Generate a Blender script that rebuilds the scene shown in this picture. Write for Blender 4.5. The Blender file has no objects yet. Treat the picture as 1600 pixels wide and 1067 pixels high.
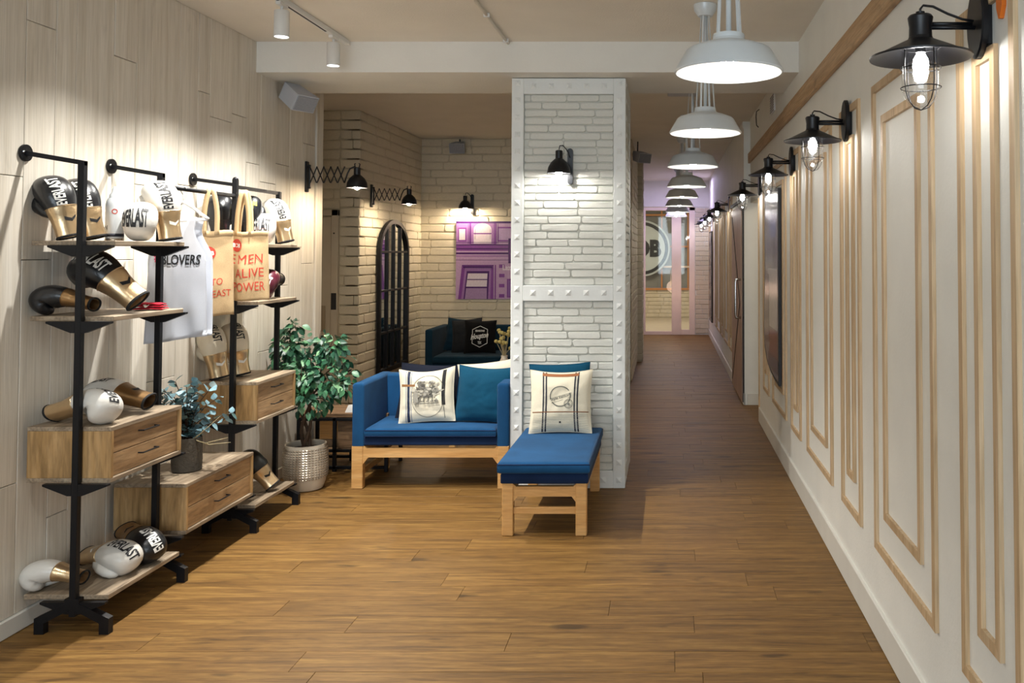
import bpy, bmesh, math, random
from math import sin, cos, pi, radians, sqrt
from mathutils import Vector, Matrix, noise
R = random.Random(7)
S = bpy.context.scene
COL = S.collection

# ------------------------------------------------------------------ camera
FPX, CX, HOR, HC, TH = 1350.0, 1043.0, 395.0, 1.58, radians(1.7)
CY = HOR - FPX * math.tan(TH)
cd = bpy.data.cameras.new('camera'); cam = bpy.data.objects.new('camera', cd); COL.objects.link(cam)
cam.location = (0, 0, HC); cam.rotation_euler = (pi/2 + TH, 0, 0)
cd.sensor_width = 36; cd.lens = 36 * FPX / 1600
cd.shift_x = -(CX - 800) / 1600; cd.shift_y = -(533.5 - CY) / 1600
cd.clip_start = .05; S.camera = cam

def ray(u, v):
    dx = (u - CX) / FPX; dy = (CY - v) / FPX
    return dx, cos(TH) - dy * sin(TH), sin(TH) + dy * cos(TH)
def aty(u, v, Y):
    x, y, z = ray(u, v); t = Y / y
    return Vector((t * x, Y, HC + t * z))
def atx(u, v, X):
    x, y, z = ray(u, v); t = X / x
    return Vector((X, t * y, HC + t * z))

# ------------------------------------------------------------------ light
W = bpy.data.worlds.new('world'); S.world = W; W.use_nodes = True
W.node_tree.nodes['Background'].inputs[0].default_value = (.72, .82, 1, 1)
W.node_tree.nodes['Background'].inputs[1].default_value = .25
S.view_settings.view_transform = 'Standard'; S.view_settings.look = 'None'
S.view_settings.exposure = 0.18; S.view_settings.gamma = 1.0
S.view_settings.use_curve_mapping = False

def lamp(name, kind, loc, energy, color, **k):
    l = bpy.data.lights.new(name, kind); l.energy = energy; l.color = color
    for a, b in k.items(): setattr(l, a, b)
    o = bpy.data.objects.new(name, l); o.location = loc; COL.objects.link(o)
    return o
def aim(o, target):
    d = Vector(target) - o.location
    o.rotation_euler = d.to_track_quat('-Z', 'Y').to_euler()

COOL = (.86, .95, 1.0); NEUT = (1.0, .93, .84); WARM = (1.0, .80, .58)
# assumed daylight from behind the camera: added area light, no window modelled
a = lamp('assumed_daylight_fill', 'AREA', (-.9, -2.6, 1.9), 135, (.82, .93, 1.0), shape='RECTANGLE', size=3.2, size_y=2.4)
aim(a, (-.9, 6, 1.3))
# track spots: two in view, the others assumed, unseen, further along the same track
TRACK_X = -2.11
SPOTS = [(5.42, 1.0), (4.69, 1.05), (3.9, .7), (2.3, .40)]
for y, k in SPOTS:
    s = lamp('track_spot_light', 'SPOT', (TRACK_X + .01, y, 2.735), 192 * k, (1.0, .97, .91),
             spot_size=radians(124), spot_blend=1.0, shadow_soft_size=.022)
    aim(s, (TRACK_X + .22, y - .10, 0))
# assumed lavender LED at the corridor end, added light in room beyond glass
a = lamp('corridor_end_light', 'AREA', (.15, 15.6, 2.93), 20, (.70, .60, 1.0), shape='RECTANGLE', size=1.0, size_y=.5)
a = lamp('corridor_end_warm_fill', 'POINT', (.1, 16.1, .9), 4.0, (1.0, .66, .48), shadow_soft_size=.12)  # added warm fill to tint the end door frames, no fixture here
a = lamp('far_room_light', 'AREA', (-.3, 18.6, 2.9), 60, (1.0, .80, .58), shape='RECTANGLE', size=1.2, size_y=1.2)
a = lamp('side_room_light', 'POINT', (1.7, 8.0, 2.4), 14, (1.0, .82, .6), shadow_soft_size=.15)  # added light for the side room, no fixture modelled

# ------------------------------------------------------------------ materials
def lin(h):
    h = h.lstrip('#'); c = [int(h[i:i+2], 16) / 255 for i in (0, 2, 4)]
    return tuple(x / 12.92 if x <= .04045 else ((x + .055) / 1.055) ** 2.4 for x in c) + (1,)
MATS = {}
def newmat(name):
    m = bpy.data.materials.new(name); m.use_nodes = True; MATS[name] = m
    nt = m.node_tree; return m, nt, nt.nodes['Principled BSDF']
def N(nt, t, **k):
    n = nt.nodes.new(t)
    for a, b in k.items(): setattr(n, a, b)
    return n
def coords(nt, scale=(1, 1, 1), rnd=True):
    tc = N(nt, 'ShaderNodeTexCoord'); mp = N(nt, 'ShaderNodeMapping'); mp.inputs['Scale'].default_value = scale
    if rnd:
        oi = N(nt, 'ShaderNodeObjectInfo'); ml = N(nt, 'ShaderNodeMath', operation='MULTIPLY'); ml.inputs[1].default_value = 37.0
        ad = N(nt, 'ShaderNodeVectorMath', operation='ADD'); cb = N(nt, 'ShaderNodeCombineXYZ')
        nt.links.new(oi.outputs['Random'], ml.inputs[0])
        for i in range(3): nt.links.new(ml.outputs[0], cb.inputs[i])
        nt.links.new(tc.outputs['Object'], ad.inputs[0]); nt.links.new(cb.outputs[0], ad.inputs[1])
        nt.links.new(ad.outputs[0], mp.inputs['Vector'])
    else:
        nt.links.new(tc.outputs['Object'], mp.inputs['Vector'])
    return mp.outputs[0]
def bump(nt, bs, h, strength, dist=.01):
    b = N(nt, 'ShaderNodeBump'); b.inputs['Strength'].default_value = strength; b.inputs['Distance'].default_value = dist
    nt.links.new(h, b.inputs['Height']); nt.links.new(b.outputs[0], bs.inputs['Normal'])
def ramp(nt, fac, stops):
    r = N(nt, 'ShaderNodeValToRGB'); e = r.color_ramp.elements
    while len(e) < len(stops): e.new(.5)
    for x, (p, c) in zip(e, stops): x.position = p; x.color = c
    nt.links.new(fac, r.inputs[0]); return r.outputs[0]
def plain(name, c, rough=.6, metal=0, var=.06, scale=6, bmp=0, bscale=60, sheen=0, spec=None, coat=0):
    m, nt, bs = newmat(name); c = lin(c)
    v = coords(nt)
    n = N(nt, 'ShaderNodeTexNoise'); n.inputs['Scale'].default_value = scale; n.inputs['Detail'].default_value = 4
    nt.links.new(v, n.inputs['Vector'])
    d = tuple(x * (1 - var) for x in c[:3]) + (1,); l = tuple(min(1, x * (1 + var)) for x in c[:3]) + (1,)
    nt.links.new(ramp(nt, n.outputs['Fac'], [(.3, d), (.7, l)]), bs.inputs['Base Color'])
    bs.inputs['Roughness'].default_value = rough; bs.inputs['Metallic'].default_value = metal
    if spec is not None: bs.inputs['Specular IOR Level'].default_value = spec
    if coat: bs.inputs['Coat Weight'].default_value = coat
    if sheen: bs.inputs['Sheen Weight'].default_value = sheen
    if bmp:
        n2 = N(nt, 'ShaderNodeTexNoise'); n2.inputs['Scale'].default_value = bscale; n2.inputs['Detail'].default_value = 3
        nt.links.new(v, n2.inputs['Vector']); bump(nt, bs, n2.outputs['Fac'], bmp)
    return m
def wood(name, c1, c2, c3, axis='x', long=1.0, cross=13, rough=.5, rnd=.25, knots=0.0, bmp=.15, fine=.35, spec=.35, vor=0):
    m, nt, bs = newmat(name); i = 'xyz'.index(axis)
    sc = [cross] * 3; sc[i] = long
    v = coords(nt, sc)
    n = N(nt, 'ShaderNodeTexNoise'); n.inputs['Scale'].default_value = 1; n.inputs['Detail'].default_value = 7
    n.inputs['Roughness'].default_value = .62; n.inputs['Distortion'].default_value = .7
    nt.links.new(v, n.inputs['Vector'])
    base = ramp(nt, n.outputs['Fac'], [(.28, lin(c1)), (.5, lin(c2)), (.72, lin(c3))])
    n2 = N(nt, 'ShaderNodeTexNoise'); n2.inputs['Scale'].default_value = 6; n2.inputs['Detail'].default_value = 3
    nt.links.new(v, n2.inputs['Vector'])
    g = ramp(nt, n2.outputs['Fac'], [(.35, (1 - fine,) * 3 + (1,)), (.6, (1, 1, 1, 1))])
    mx = N(nt, 'ShaderNodeMix', data_type='RGBA', blend_type='MULTIPLY'); mx.inputs[0].default_value = 1
    nt.links.new(base, mx.inputs[6]); nt.links.new(g, mx.inputs[7]); out = mx.outputs[2]
    if knots:
        sk = [9.0] * 3; sk[i] = 2.6
        kv = coords(nt, sk)
        kn = N(nt, 'ShaderNodeTexNoise'); kn.inputs['Scale'].default_value = 1.25; kn.inputs['Detail'].default_value = 2.5; kn.inputs['Distortion'].default_value = 1.2
        nt.links.new(kv, kn.inputs['Vector'])
        kc = ramp(nt, kn.outputs['Fac'], [(.63, (1, 1, 1, 1)), (.74, (1 - knots,) * 3 + (1,))])
        m2 = N(nt, 'ShaderNodeMix', data_type='RGBA', blend_type='MULTIPLY'); m2.inputs[0].default_value = 1
        nt.links.new(out, m2.inputs[6]); nt.links.new(kc, m2.inputs[7]); out = m2.outputs[2]
    if vor:
        sv = [7.5] * 3; sv[i] = 2.0
        vv = coords(nt, sv); vo = N(nt, 'ShaderNodeTexVoronoi'); vo.inputs['Scale'].default_value = 1.0; vo.inputs['Randomness'].default_value = 1.0
        wn_ = N(nt, 'ShaderNodeTexNoise'); wn_.inputs['Scale'].default_value = 5; wn_.inputs['Detail'].default_value = 3
        nt.links.new(vv, wn_.inputs['Vector'])
        va = N(nt, 'ShaderNodeVectorMath', operation='SCALE'); va.inputs['Scale'].default_value = .22; nt.links.new(wn_.outputs['Color'], va.inputs[0])
        vs_ = N(nt, 'ShaderNodeVectorMath', operation='ADD'); nt.links.new(vv, vs_.inputs[0]); nt.links.new(va.outputs[0], vs_.inputs[1])
        nt.links.new(vs_.outputs[0], vo.inputs['Vector'])
        sz = N(nt, 'ShaderNodeSeparateColor'); nt.links.new(vo.outputs['Color'], sz.inputs[0])
        mz = N(nt, 'ShaderNodeMapRange'); mz.inputs['From Min'].default_value = .45; mz.inputs['To Min'].default_value = .0; mz.inputs['To Max'].default_value = .16
        nt.links.new(sz.outputs[0], mz.inputs['Value'])
        sb2 = N(nt, 'ShaderNodeMath', operation='SUBTRACT'); nt.links.new(vo.outputs['Distance'], sb2.inputs[0]); nt.links.new(mz.outputs[0], sb2.inputs[1])
        vc = ramp(nt, sb2.outputs[0], [(.0, (1 - vor,) * 3 + (1,)), (.10, (1, 1, 1, 1))])
        m3 = N(nt, 'ShaderNodeMix', data_type='RGBA', blend_type='MULTIPLY'); m3.inputs[0].default_value = 1
        nt.links.new(out, m3.inputs[6]); nt.links.new(vc, m3.inputs[7]); out = m3.outputs[2]
    if rnd:
        oi = N(nt, 'ShaderNodeObjectInfo'); mr = N(nt, 'ShaderNodeMapRange')
        mr.inputs['To Min'].default_value = 1 - rnd / 2; mr.inputs['To Max'].default_value = 1 + rnd / 2
        hs = N(nt, 'ShaderNodeHueSaturation'); nt.links.new(oi.outputs['Random'], mr.inputs['Value'])
        nt.links.new(mr.outputs[0], hs.inputs['Value']); nt.links.new(out, hs.inputs['Color']); out = hs.outputs[0]
    nt.links.new(out, bs.inputs['Base Color']); bs.inputs['Roughness'].default_value = rough
    bs.inputs['Specular IOR Level'].default_value = spec
    bump(nt, bs, n2.outputs['Fac'], bmp, .004)
    return m
def emis(name, c, s):
    m, nt, bs = newmat(name)
    bs.inputs['Base Color'].default_value = (.8, .8, .8, 1); bs.inputs['Emission Color'].default_value = c + (1,); bs.inputs['Emission Strength'].default_value = s
    return m
def glass(name, tint=(1, 1, 1, 1), gl=.08):
    m = bpy.data.materials.new(name); m.use_nodes = True; nt = m.node_tree; nt.nodes.clear()
    o = N(nt, 'ShaderNodeOutputMaterial'); t = N(nt, 'ShaderNodeBsdfTransparent'); g = N(nt, 'ShaderNodeBsdfGlossy')
    t.inputs[0].default_value = tint; g.inputs['Roughness'].default_value = .03
    lw = N(nt, 'ShaderNodeLayerWeight'); lw.inputs['Blend'].default_value = .25
    mr = N(nt, 'ShaderNodeMapRange'); mr.inputs['To Min'].default_value = gl; mr.inputs['To Max'].default_value = .55
    mx = N(nt, 'ShaderNodeMixShader')
    nt.links.new(lw.outputs['Facing'], mr.inputs['Value']); nt.links.new(mr.outputs[0], mx.inputs[0])
    nt.links.new(t.outputs[0], mx.inputs[1]); nt.links.new(g.outputs[0], mx.inputs[2]); nt.links.new(mx.outputs[0], o.inputs[0])
    MATS[name] = m; return m
def colattr(name, rough=.7, coat=0, bmp=0):
    m, nt, bs = newmat(name); at = N(nt, 'ShaderNodeAttribute'); at.attribute_name = 'Col'
    n = N(nt, 'ShaderNodeTexNoise'); n.inputs['Scale'].default_value = 40; n.inputs['Detail'].default_value = 4
    g = ramp(nt, n.outputs['Fac'], [(.3, (.86,) * 3 + (1,)), (.7, (1, 1, 1, 1))])
    mx = N(nt, 'ShaderNodeMix', data_type='RGBA', blend_type='MULTIPLY'); mx.inputs[0].default_value = 1
    nt.links.new(at.outputs['Color'], mx.inputs[6]); nt.links.new(g, mx.inputs[7]); nt.links.new(mx.outputs[2], bs.inputs['Base Color'])
    bs.inputs['Roughness'].default_value = rough; bs.inputs['Coat Weight'].default_value = coat
    return m
def fabric(name, c, scale=420, var=.12, bmp=.35):
    m, nt, bs = newmat(name); c = lin(c); v = coords(nt)
    n = N(nt, 'ShaderNodeTexNoise'); n.inputs['Scale'].default_value = scale; n.inputs['Detail'].default_value = 2
    nt.links.new(v, n.inputs['Vector'])
    n3 = N(nt, 'ShaderNodeTexNoise'); n3.inputs['Scale'].default_value = 5; nt.links.new(v, n3.inputs['Vector'])
    mm = N(nt, 'ShaderNodeMath', operation='ADD'); nt.links.new(n.outputs['Fac'], mm.inputs[0]); nt.links.new(n3.outputs['Fac'], mm.inputs[1])
    hv = N(nt, 'ShaderNodeMath', operation='MULTIPLY'); hv.inputs[1].default_value = .5; nt.links.new(mm.outputs[0], hv.inputs[0])
    d = tuple(x * (1 - 2 * var) for x in c[:3]) + (1,); l = tuple(min(1, x * (1 + 2 * var)) for x in c[:3]) + (1,)
    nt.links.new(ramp(nt, hv.outputs[0], [(.36, d), (.64, l)]), bs.inputs['Base Color'])
    bs.inputs['Roughness'].default_value = .9; bs.inputs['Sheen Weight'].default_value = .06; bs.inputs['Specular IOR Level'].default_value = .15
    bump(nt, bs, n.outputs['Fac'], bmp, .002)
    return m

M = dict(
    floor=wood('floor_oak', '#584022', '#7a592e', '#96743f', 'x', 2.6, 38, .50, .16, .35, .08, .26, .22, .62),
    subfloor=plain('dark_joint', '#3a2818', .9),
    plank=wood('bleached_pine', '#c9c0b0', '#d8d1c4', '#e2dcd1', 'z', .8, 26, .65, .07, .10, .10, .12),
    joint=plain('plank_joint', '#4d443a', .9),
    ceil=plain('ceiling_paint', '#e8e2d6', .85, var=.03, scale=3, bmp=.25, bscale=90),
    beam=plain('beam_paint', '#e3e1da', .8, var=.03, scale=3, bmp=.2, bscale=90),
    wallw=plain('white_wall_paint', '#e9e9e3', .6, var=.03, scale=4, bmp=.12, bscale=70),
    base=plain('white_skirting', '#d9d7cf', .45, var=.03),
    brick=plain('painted_brick', '#dcd2bc', .7, var=.07, scale=14, bmp=.5, bscale=45),
    mortar=plain('painted_mortar', '#d3c9b2', .85, var=.1, scale=10, bmp=.4, bscale=60),
    pbrick=plain('pillar_brick', '#e2e3dc', .65, var=.05, scale=14, bmp=.5, bscale=45),
    pmortar=plain('pillar_mortar', '#d6d6cd', .85, var=.1, scale=10, bmp=.4, bscale=60),
    steelw=plain('white_painted_steel', '#dfe2e0', .5, var=.04, bmp=.15, bscale=40),
    pinetrim=wood('pine_moulding', '#b99a74', '#cdb08a', '#dbc3a2', 'z', .9, 22, .5, .12, 0, .1, .2),
    pinerail=wood('pine_rail', '#a5845e', '#ba9870', '#cbae88', 'y', .9, 22, .5, .1, .3, .1, .25),
    black=plain('black_metal', '#15161a', .45, .5, .1, 20, .08, 120),
    lampblack=plain('black_lamp_enamel', '#131418', .38, .3, .1, 20),
    pend=plain('pendant_enamel', '#d3dade', .35, .1, .03),
    pendin=plain('pendant_inside', '#bfc1bf', .5, 0, .02),
    whitem=plain('white_metal', '#dddddb', .4, .05, .03),
    shelf=wood('grey_oak', '#7d6c58', '#9c8a74', '#b7a78f', 'y', 1.2, 16, .55, .1, .3, .15, .35),
    cab=wood('cabinet_oak', '#8a6a48', '#a98862', '#bd9f78', 'y', 1.5, 15, .5, .12, .25, .12, .3),
    cabv=wood('cabinet_oak_side', '#86683f', '#a98658', '#be9d70', 'z', 1.5, 13, .5, .12, .2, .12, .3),
    edge=wood('cabinet_edge', '#a68d6d', '#bfa988', '#cfbc9f', 'y', 1.5, 18, .5, .05, 0, .1, .2),
    beech=wood('beech_frame', '#bd8a4e', '#cf9f63', '#dab077', 'x', 1.5, 18, .42, .06, 0, .06, .14),
    rustic=wood('rustic_board', '#5e4630', '#7e6145', '#9a7c5c', 'x', 1.5, 14, .6, .15, .4, .2, .35),
    blue=fabric('blue_wool', '#174771'),
    navy=fabric('navy_wool', '#16294a'),
    teal=fabric('teal_cushion', '#0c4560', 260, .08),
    dark=fabric('dark_navy_cushion', '#171c2a', 260, .08),
    darkteal=fabric('petrol_cushion', '#0e2d40', 260, .1),
    char=fabric('charcoal_cushion', '#23262b', 260, .1),
    blackc=fabric('black_cushion', '#0b0c0f', 260, .1),
    cream=fabric('cream_canvas', '#e2dac4', 300, .05),
    canvas=fabric('natural_canvas', '#c4a880', 300, .06, .3),
    tee=fabric('white_jersey', '#cdd1da', 500, .03, .1),
    gwhite=plain('white_glove_leather', '#d2cfc8', .38, 0, .03, 10, .1, 60, coat=.15),
    gcream=plain('cream_glove_leather', '#d3c8b2', .4, 0, .04, 10, .1, 60, coat=.1),
    gblack=plain('black_glove_leather', '#121418', .33, 0, .1, 10, .12, 60, coat=.2),
    gmaroon=plain('maroon_glove_leather', '#4a0f22', .33, 0, .1, 10, .12, 60, coat=.2),
    gold=plain('gold_foil', '#d9bd95', .28, .85, .1, 12, .15, 40),
    goldd=plain('bronze_foil', '#9a7850', .32, .8, .1, 12, .15, 40),
    lining=plain('black_lining', '#101012', .85),
    inkb=plain('black_print', '#14151a', .6), inkw=plain('white_print', '#e8e6e0', .6),
    inkr=plain('red_print', '#c23a26', .7), inkp=plain('pink_print', '#d8416a', .7), inky=plain('yellow_print', '#e2c21c', .6),
    redc=fabric('red_cotton', '#b5152c', 300, .1), pinkc=fabric('pink_cotton', '#e48a96', 300, .08),
    bottle=plain('white_plastic', '#cfd3d5', .35, 0, .02), darkband=plain('navy_label', '#1c2230', .5),
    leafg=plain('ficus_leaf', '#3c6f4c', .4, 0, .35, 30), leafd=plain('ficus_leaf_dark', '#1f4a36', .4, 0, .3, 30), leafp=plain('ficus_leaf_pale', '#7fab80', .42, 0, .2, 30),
    euc=plain('eucalyptus_leaf', '#7fa3ae', .5, 0, .25, 30), eucd=plain('eucalyptus_leaf_dark', '#3d5c5c', .5, 0, .3, 30),
    stem=plain('brown_bark', '#4c3a2a', .8, 0, .25, 40, .4, 80), twig=plain('pale_twig', '#a89a76', .8),
    soil=plain('soil', '#241a12', .95, 0, .3, 60, .6, 60),
    silver=plain('silver_glaze', '#b7aa98', .28, .55, .12, 18, .1, 40), glaze=plain('cream_glaze', '#cfc5b4', .4, .1, .05),
    vase=plain('dark_stone_vase', '#4a443b', .8, 0, .25, 25, .4, 60),
    grey=plain('speaker_grey', '#b9bcc4', .5, 0, .04), greyd=plain('speaker_grille', '#8b8e96', .6, 0, .1, 90), gdark=plain('dark_plastic', '#2a2b2f', .6),
    steel=plain('brushed_steel', '#b8ab98', .28, .9, .05), chrome=plain('bright_bolt', '#c8ccd0', .2, 1),
    doorw=plain('door_paint', '#c9bfae', .5, 0, .04), doorp=wood('barn_door_wood', '#8f7464', '#a98d7c', '#b79d8c', 'z', 1, 12, .5, .1, 0, .1, .2),
    rosy=plain('pale_rosy_frame', '#f0ded0', .5, 0, .03), amber=plain('amber_frame', '#c98a4c', .5, 0, .05),
    brown=plain('tan_leather', '#9a5f38', .6), orange=plain('orange_enamel', '#e2741a', .45),
    yellowf=plain('dried_yellow_flower', '#a8985a', .8, 0, .3, 40), dryp=plain('dried_flower_dusty', '#8a6a5c', .85, 0, .3, 40),
    mirror=plain('mirror_glass', '#cfd4d6', .03, 1, .0), darkgl=plain('dark_gloss', '#1d1a1c', .12, 0, .2, coat=.5),
    signg=plain('sign_disc', '#c5d2d6', .5, 0, .03), signk=plain('sign_letter', '#22282c', .5),
    backdrop=plain('far_wall_grey', '#8e918f', .7, 0, .15, 3),
    art=colattr('glossy_print', .22, .1), print_=colattr('matte_print', .8),
)
M['bulb'] = emis('bulb_glow', (1.0, .94, .86), 70)
M['wbulb'] = emis('wall_bulb_glow', (1.0, .97, .92), 125)
M['sbulb'] = emis('sconce_bulb_glow', (1.0, .96, .88), 300)
M['sbulbw'] = emis('warm_sconce_bulb_glow', (1.0, .80, .56), 900)
M['spotglow'] = emis('spot_lens_glow', (.9, .97, 1.0), 6)
M['screen'] = emis('blue_display', (.15, .35, 1.0), 1.5)
M['glass'] = glass('clear_glass'); M['pane'] = glass('door_glass', (.93, .96, .96, 1), .04)

# ------------------------------------------------------------------ mesh helpers
class MB:
    def __init__(s): s.v = []; s.f = []
    def add(s, vs, fs):
        o = len(s.v); s.v += [tuple(v) for v in vs]; s.f += [tuple(i + o for i in f) for f in fs]; return s
    def box(s, x0, x1, y0, y1, z0, z1):
        return s.add([(x0,y0,z0),(x1,y0,z0),(x1,y1,z0),(x0,y1,z0),(x0,y0,z1),(x1,y0,z1),(x1,y1,z1),(x0,y1,z1)],
                     [(0,3,2,1),(4,5,6,7),(0,1,5,4),(1,2,6,5),(2,3,7,6),(3,0,4,7)])
    def bbox(s, x0, x1, y0, y1, z0, z1, b=.004):   # chamfered box
        vs = []; fs = []
        for sz, z in ((-1, z0), (1, z1)):
            pass
        xs, ys, zs = (x0, x1), (y0, y1), (z0, z1); idx = {}
        for i in (0, 1):
            for j in (0, 1):
                for k in (0, 1):
                    p = (xs[i], ys[j], zs[k]); sg = (1 - 2*i, 1 - 2*j, 1 - 2*k)
                    for ax in range(3):
                        q = list(p)
                        for a2 in range(3):
                            if a2 != ax: q[a2] += sg[a2] * b
                        idx[i, j, k, ax] = len(vs); vs.append(q)
        def F(*ids): fs.append(ids)
        for ax in range(3):      # faces
            o1, o2 = [a2 for a2 in range(3) if a2 != ax]
            for s0 in (0, 1):
                loop = []
                for (m, n) in ((0,0),(1,0),(1,1),(0,1)):
                    c = [0, 0, 0]; c[ax] = s0; c[o1] = m; c[o2] = n; loop.append(idx[c[0], c[1], c[2], ax])
                F(*loop)
            for m in (0, 1):     # edges along ax
                for n in (0, 1):
                    c = [0, 0, 0]; c[o1] = m; c[o2] = n
                    d = list(c); d[ax] = 1
                    F(idx[c[0],c[1],c[2],o1], idx[d[0],d[1],d[2],o1], idx[d[0],d[1],d[2],o2], idx[c[0],c[1],c[2],o2])
        for i in (0, 1):
            for j in (0, 1):
                for k in (0, 1): F(*[idx[i, j, k, a2] for a2 in range(3)])
        return s.add(vs, fs)
    def ring(s, p, d, r, n, up=None):
        d = Vector(d).normalized(); u = Vector(up) if up else (Vector((0, 0, 1)) if abs(d.z) < .9 else Vector((1, 0, 0)))
        a = d.cross(u).normalized(); b = a.cross(d)
        return [Vector(p) + (a * cos(2*pi*i/n) + b * sin(2*pi*i/n)) * r for i in range(n)]
    def cyl(s, p0, p1, r0, r1=None, n=12, cap=True):
        r1 = r0 if r1 is None else r1; d = Vector(p1) - Vector(p0)
        vs = s.ring(p0, d, r0, n) + s.ring(p1, d, r1, n)
        fs = [(i, (i+1) % n, n + (i+1) % n, n + i) for i in range(n)]
        if cap: fs += [tuple(range(n-1, -1, -1)), tuple(range(n, 2*n))]
        return s.add(vs, fs)
    def tube(s, pts, r, n=8, cap=True):
        pts = [Vector(p) for p in pts]; vs = []; fs = []; m = len(pts)
        rr = r if isinstance(r, (list, tuple)) else [r] * m
        prev = None
        for i, p in enumerate(pts):
            d = (pts[min(i+1, m-1)] - pts[max(i-1, 0)]).normalized()
            if prev is None:
                u = Vector((0, 0, 1)) if abs(d.z) < .9 else Vector((1, 0, 0)); a = d.cross(u).normalized()
            else:
                a = (prev - d * prev.dot(d)).normalized()
            prev = a; b = a.cross(d)
            vs += [p + (a * cos(2*pi*k/n) + b * sin(2*pi*k/n)) * rr[i] for k in range(n)]
        for i in range(m-1):
            for k in range(n): fs.append((i*n+k, i*n+(k+1) % n, (i+1)*n+(k+1) % n, (i+1)*n+k))
        if cap: fs += [tuple(range(n-1, -1, -1)), tuple(range((m-1)*n, m*n))]
        return s.add(vs, fs)
    def lathe(s, prof, n=32, c=(0, 0, 0), close=False):
        vs = []; fs = []; m = len(prof)
        for r, z in prof: vs += [(c[0] + r*cos(2*pi*k/n), c[1] + r*sin(2*pi*k/n), c[2] + z) for k in range(n)]
        for i in range(m - (0 if close else 1)):
            j = (i+1) % m
            for k in range(n): fs.append((i*n+k, i*n+(k+1) % n, j*n+(k+1) % n, j*n+k))
        if not close:
            if prof[0][0] > 1e-5: pass
        return s.add(vs, fs)
    def prism(s, poly, f0, f1):     # poly 2D list, f0/f1 map (a,b)->3D
        n = len(poly); vs = [f0(*p) for p in poly] + [f1(*p) for p in poly]
        fs = [(i, (i+1) % n, n + (i+1) % n, n + i) for i in range(n)] + [tuple(range(n-1, -1, -1)), tuple(range(n, 2*n))]
        return s.add(vs, fs)
    def grid(s, f, nu, nv):
        vs = [f(i/nu, j/nv) for i in range(nu+1) for j in range(nv+1)]; w = nv + 1
        return s.add(vs, [(i*w+j, (i+1)*w+j, (i+1)*w+j+1, i*w+j+1) for i in range(nu) for j in range(nv)])
    def ball(s, c, r, n=10, m=7):
        rx, ry, rz = r if isinstance(r, (tuple, list)) else (r, r, r); c = Vector(c)
        vs = [c + Vector((0, 0, -rz))]
        for i in range(1, m):
            t = -pi/2 + pi*i/m
            vs += [c + Vector((rx*cos(t)*cos(2*pi*k/n), ry*cos(t)*sin(2*pi*k/n), rz*sin(t))) for k in range(n)]
        vs.append(c + Vector((0, 0, rz))); fs = []
        for k in range(n): fs.append((0, 1+(k+1) % n, 1+k))
        for i in range(m-2):
            for k in range(n): fs.append((1+i*n+k, 1+i*n+(k+1) % n, 1+(i+1)*n+(k+1) % n, 1+(i+1)*n+k))
        t = len(vs)-1
        for k in range(n): fs.append((t, 1+(m-2)*n+k, 1+(m-2)*n+(k+1) % n))
        return s.add(vs, fs)
    def xf(s, mat): s.v = [tuple(mat @ Vector(v)) for v in s.v]; return s
    def mesh(s, name, mat, smooth=False, sub=0, solid=0):
        me = bpy.data.meshes.new(name); me.from_pydata(s.v, [], s.f); me.validate()
        bm = bmesh.new(); bm.from_mesh(me); bmesh.ops.recalc_face_normals(bm, faces=bm.faces); bm.to_mesh(me); bm.free()
        me.materials.append(mat)
        if smooth:
            me.polygons.foreach_set('use_smooth', [True] * len(me.polygons))
            if smooth is not True: me.set_sharp_from_angle(angle=radians(smooth))
        return me
    def obj(s, name, mat, parent=None, smooth=False, sub=0, solid=0, loc=None):
        mat = M[mat] if isinstance(mat, str) else mat
        o = bpy.data.objects.new(name, s.mesh(name, mat, smooth)); COL.objects.link(o)
        if parent: o.parent = parent
        if loc: o.location = loc
        if solid:
            md = o.modifiers.new('solid', 'SOLIDIFY'); md.thickness = solid; md.offset = 0
        if sub:
            md = o.modifiers.new('sub', 'SUBSURF'); md.levels = sub; md.render_levels = sub
        return o

def thing(name, label, cat, loc=(0, 0, 0), rz=0, group=None):
    o = bpy.data.objects.new(name, None); COL.objects.link(o); o.empty_display_size = .05
    o.location = loc; o.rotation_euler = (0, 0, rz); tag(o, label, cat, group); return o
def tag(o, label, cat, group=None):
    o['label'] = label; o['category'] = cat
    if group: o['group'] = group
    return o
def struct(o): o['kind'] = 'structure'; return o
def stuff(o): o['kind'] = 'stuff'; return o
def dup(root, label=None, loc=None, rot=None):
    def cp(o, par):
        c = o.copy(); COL.objects.link(c)
        if par: c.parent = par
        for ch in o.children: cp(ch, c)
        return c
    r = cp(root, None)
    if label: r['label'] = label
    if loc is not None: r.location = loc
    if rot is not None: r.rotation_euler = rot
    return r

# ---- lettering: flat triangles of a text, mapped by a function (x, y) -> point
_tc = {}
def text_tris(s, bold=0.0, sx=1.0):
    k = (s, bold, sx)
    if k not in _tc:
        c = bpy.data.curves.new('t', 'FONT'); c.body = s; c.size = 1; c.align_x = 'CENTER'; c.offset = bold; c.resolution_u = 3
        o = bpy.data.objects.new('t', c); COL.objects.link(o)
        me = bpy.data.meshes.new_from_object(o)
        bm = bmesh.new(); bm.from_mesh(me); bmesh.ops.triangulate(bm, faces=bm.faces)
        bmesh.ops.subdivide_edges(bm, edges=[e for e in bm.edges if e.calc_length() > .14], cuts=2)
        bmesh.ops.triangulate(bm, faces=bm.faces)
        xs = [v.co.x for v in bm.verts]; ys = [v.co.y for v in bm.verts]
        w = max(xs) - min(xs); cx = (max(xs) + min(xs)) / 2; h = max(ys) - min(ys); cy = (max(ys) + min(ys)) / 2
        vs = [((v.co.x - cx) / w, (v.co.y - cy) / h) for v in bm.verts]; bm.verts.index_update()
        fs = [tuple(v.index for v in f.verts) for f in bm.faces]
        _tc[k] = (vs, fs); bm.free(); bpy.data.objects.remove(o)
    return _tc[k]
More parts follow.
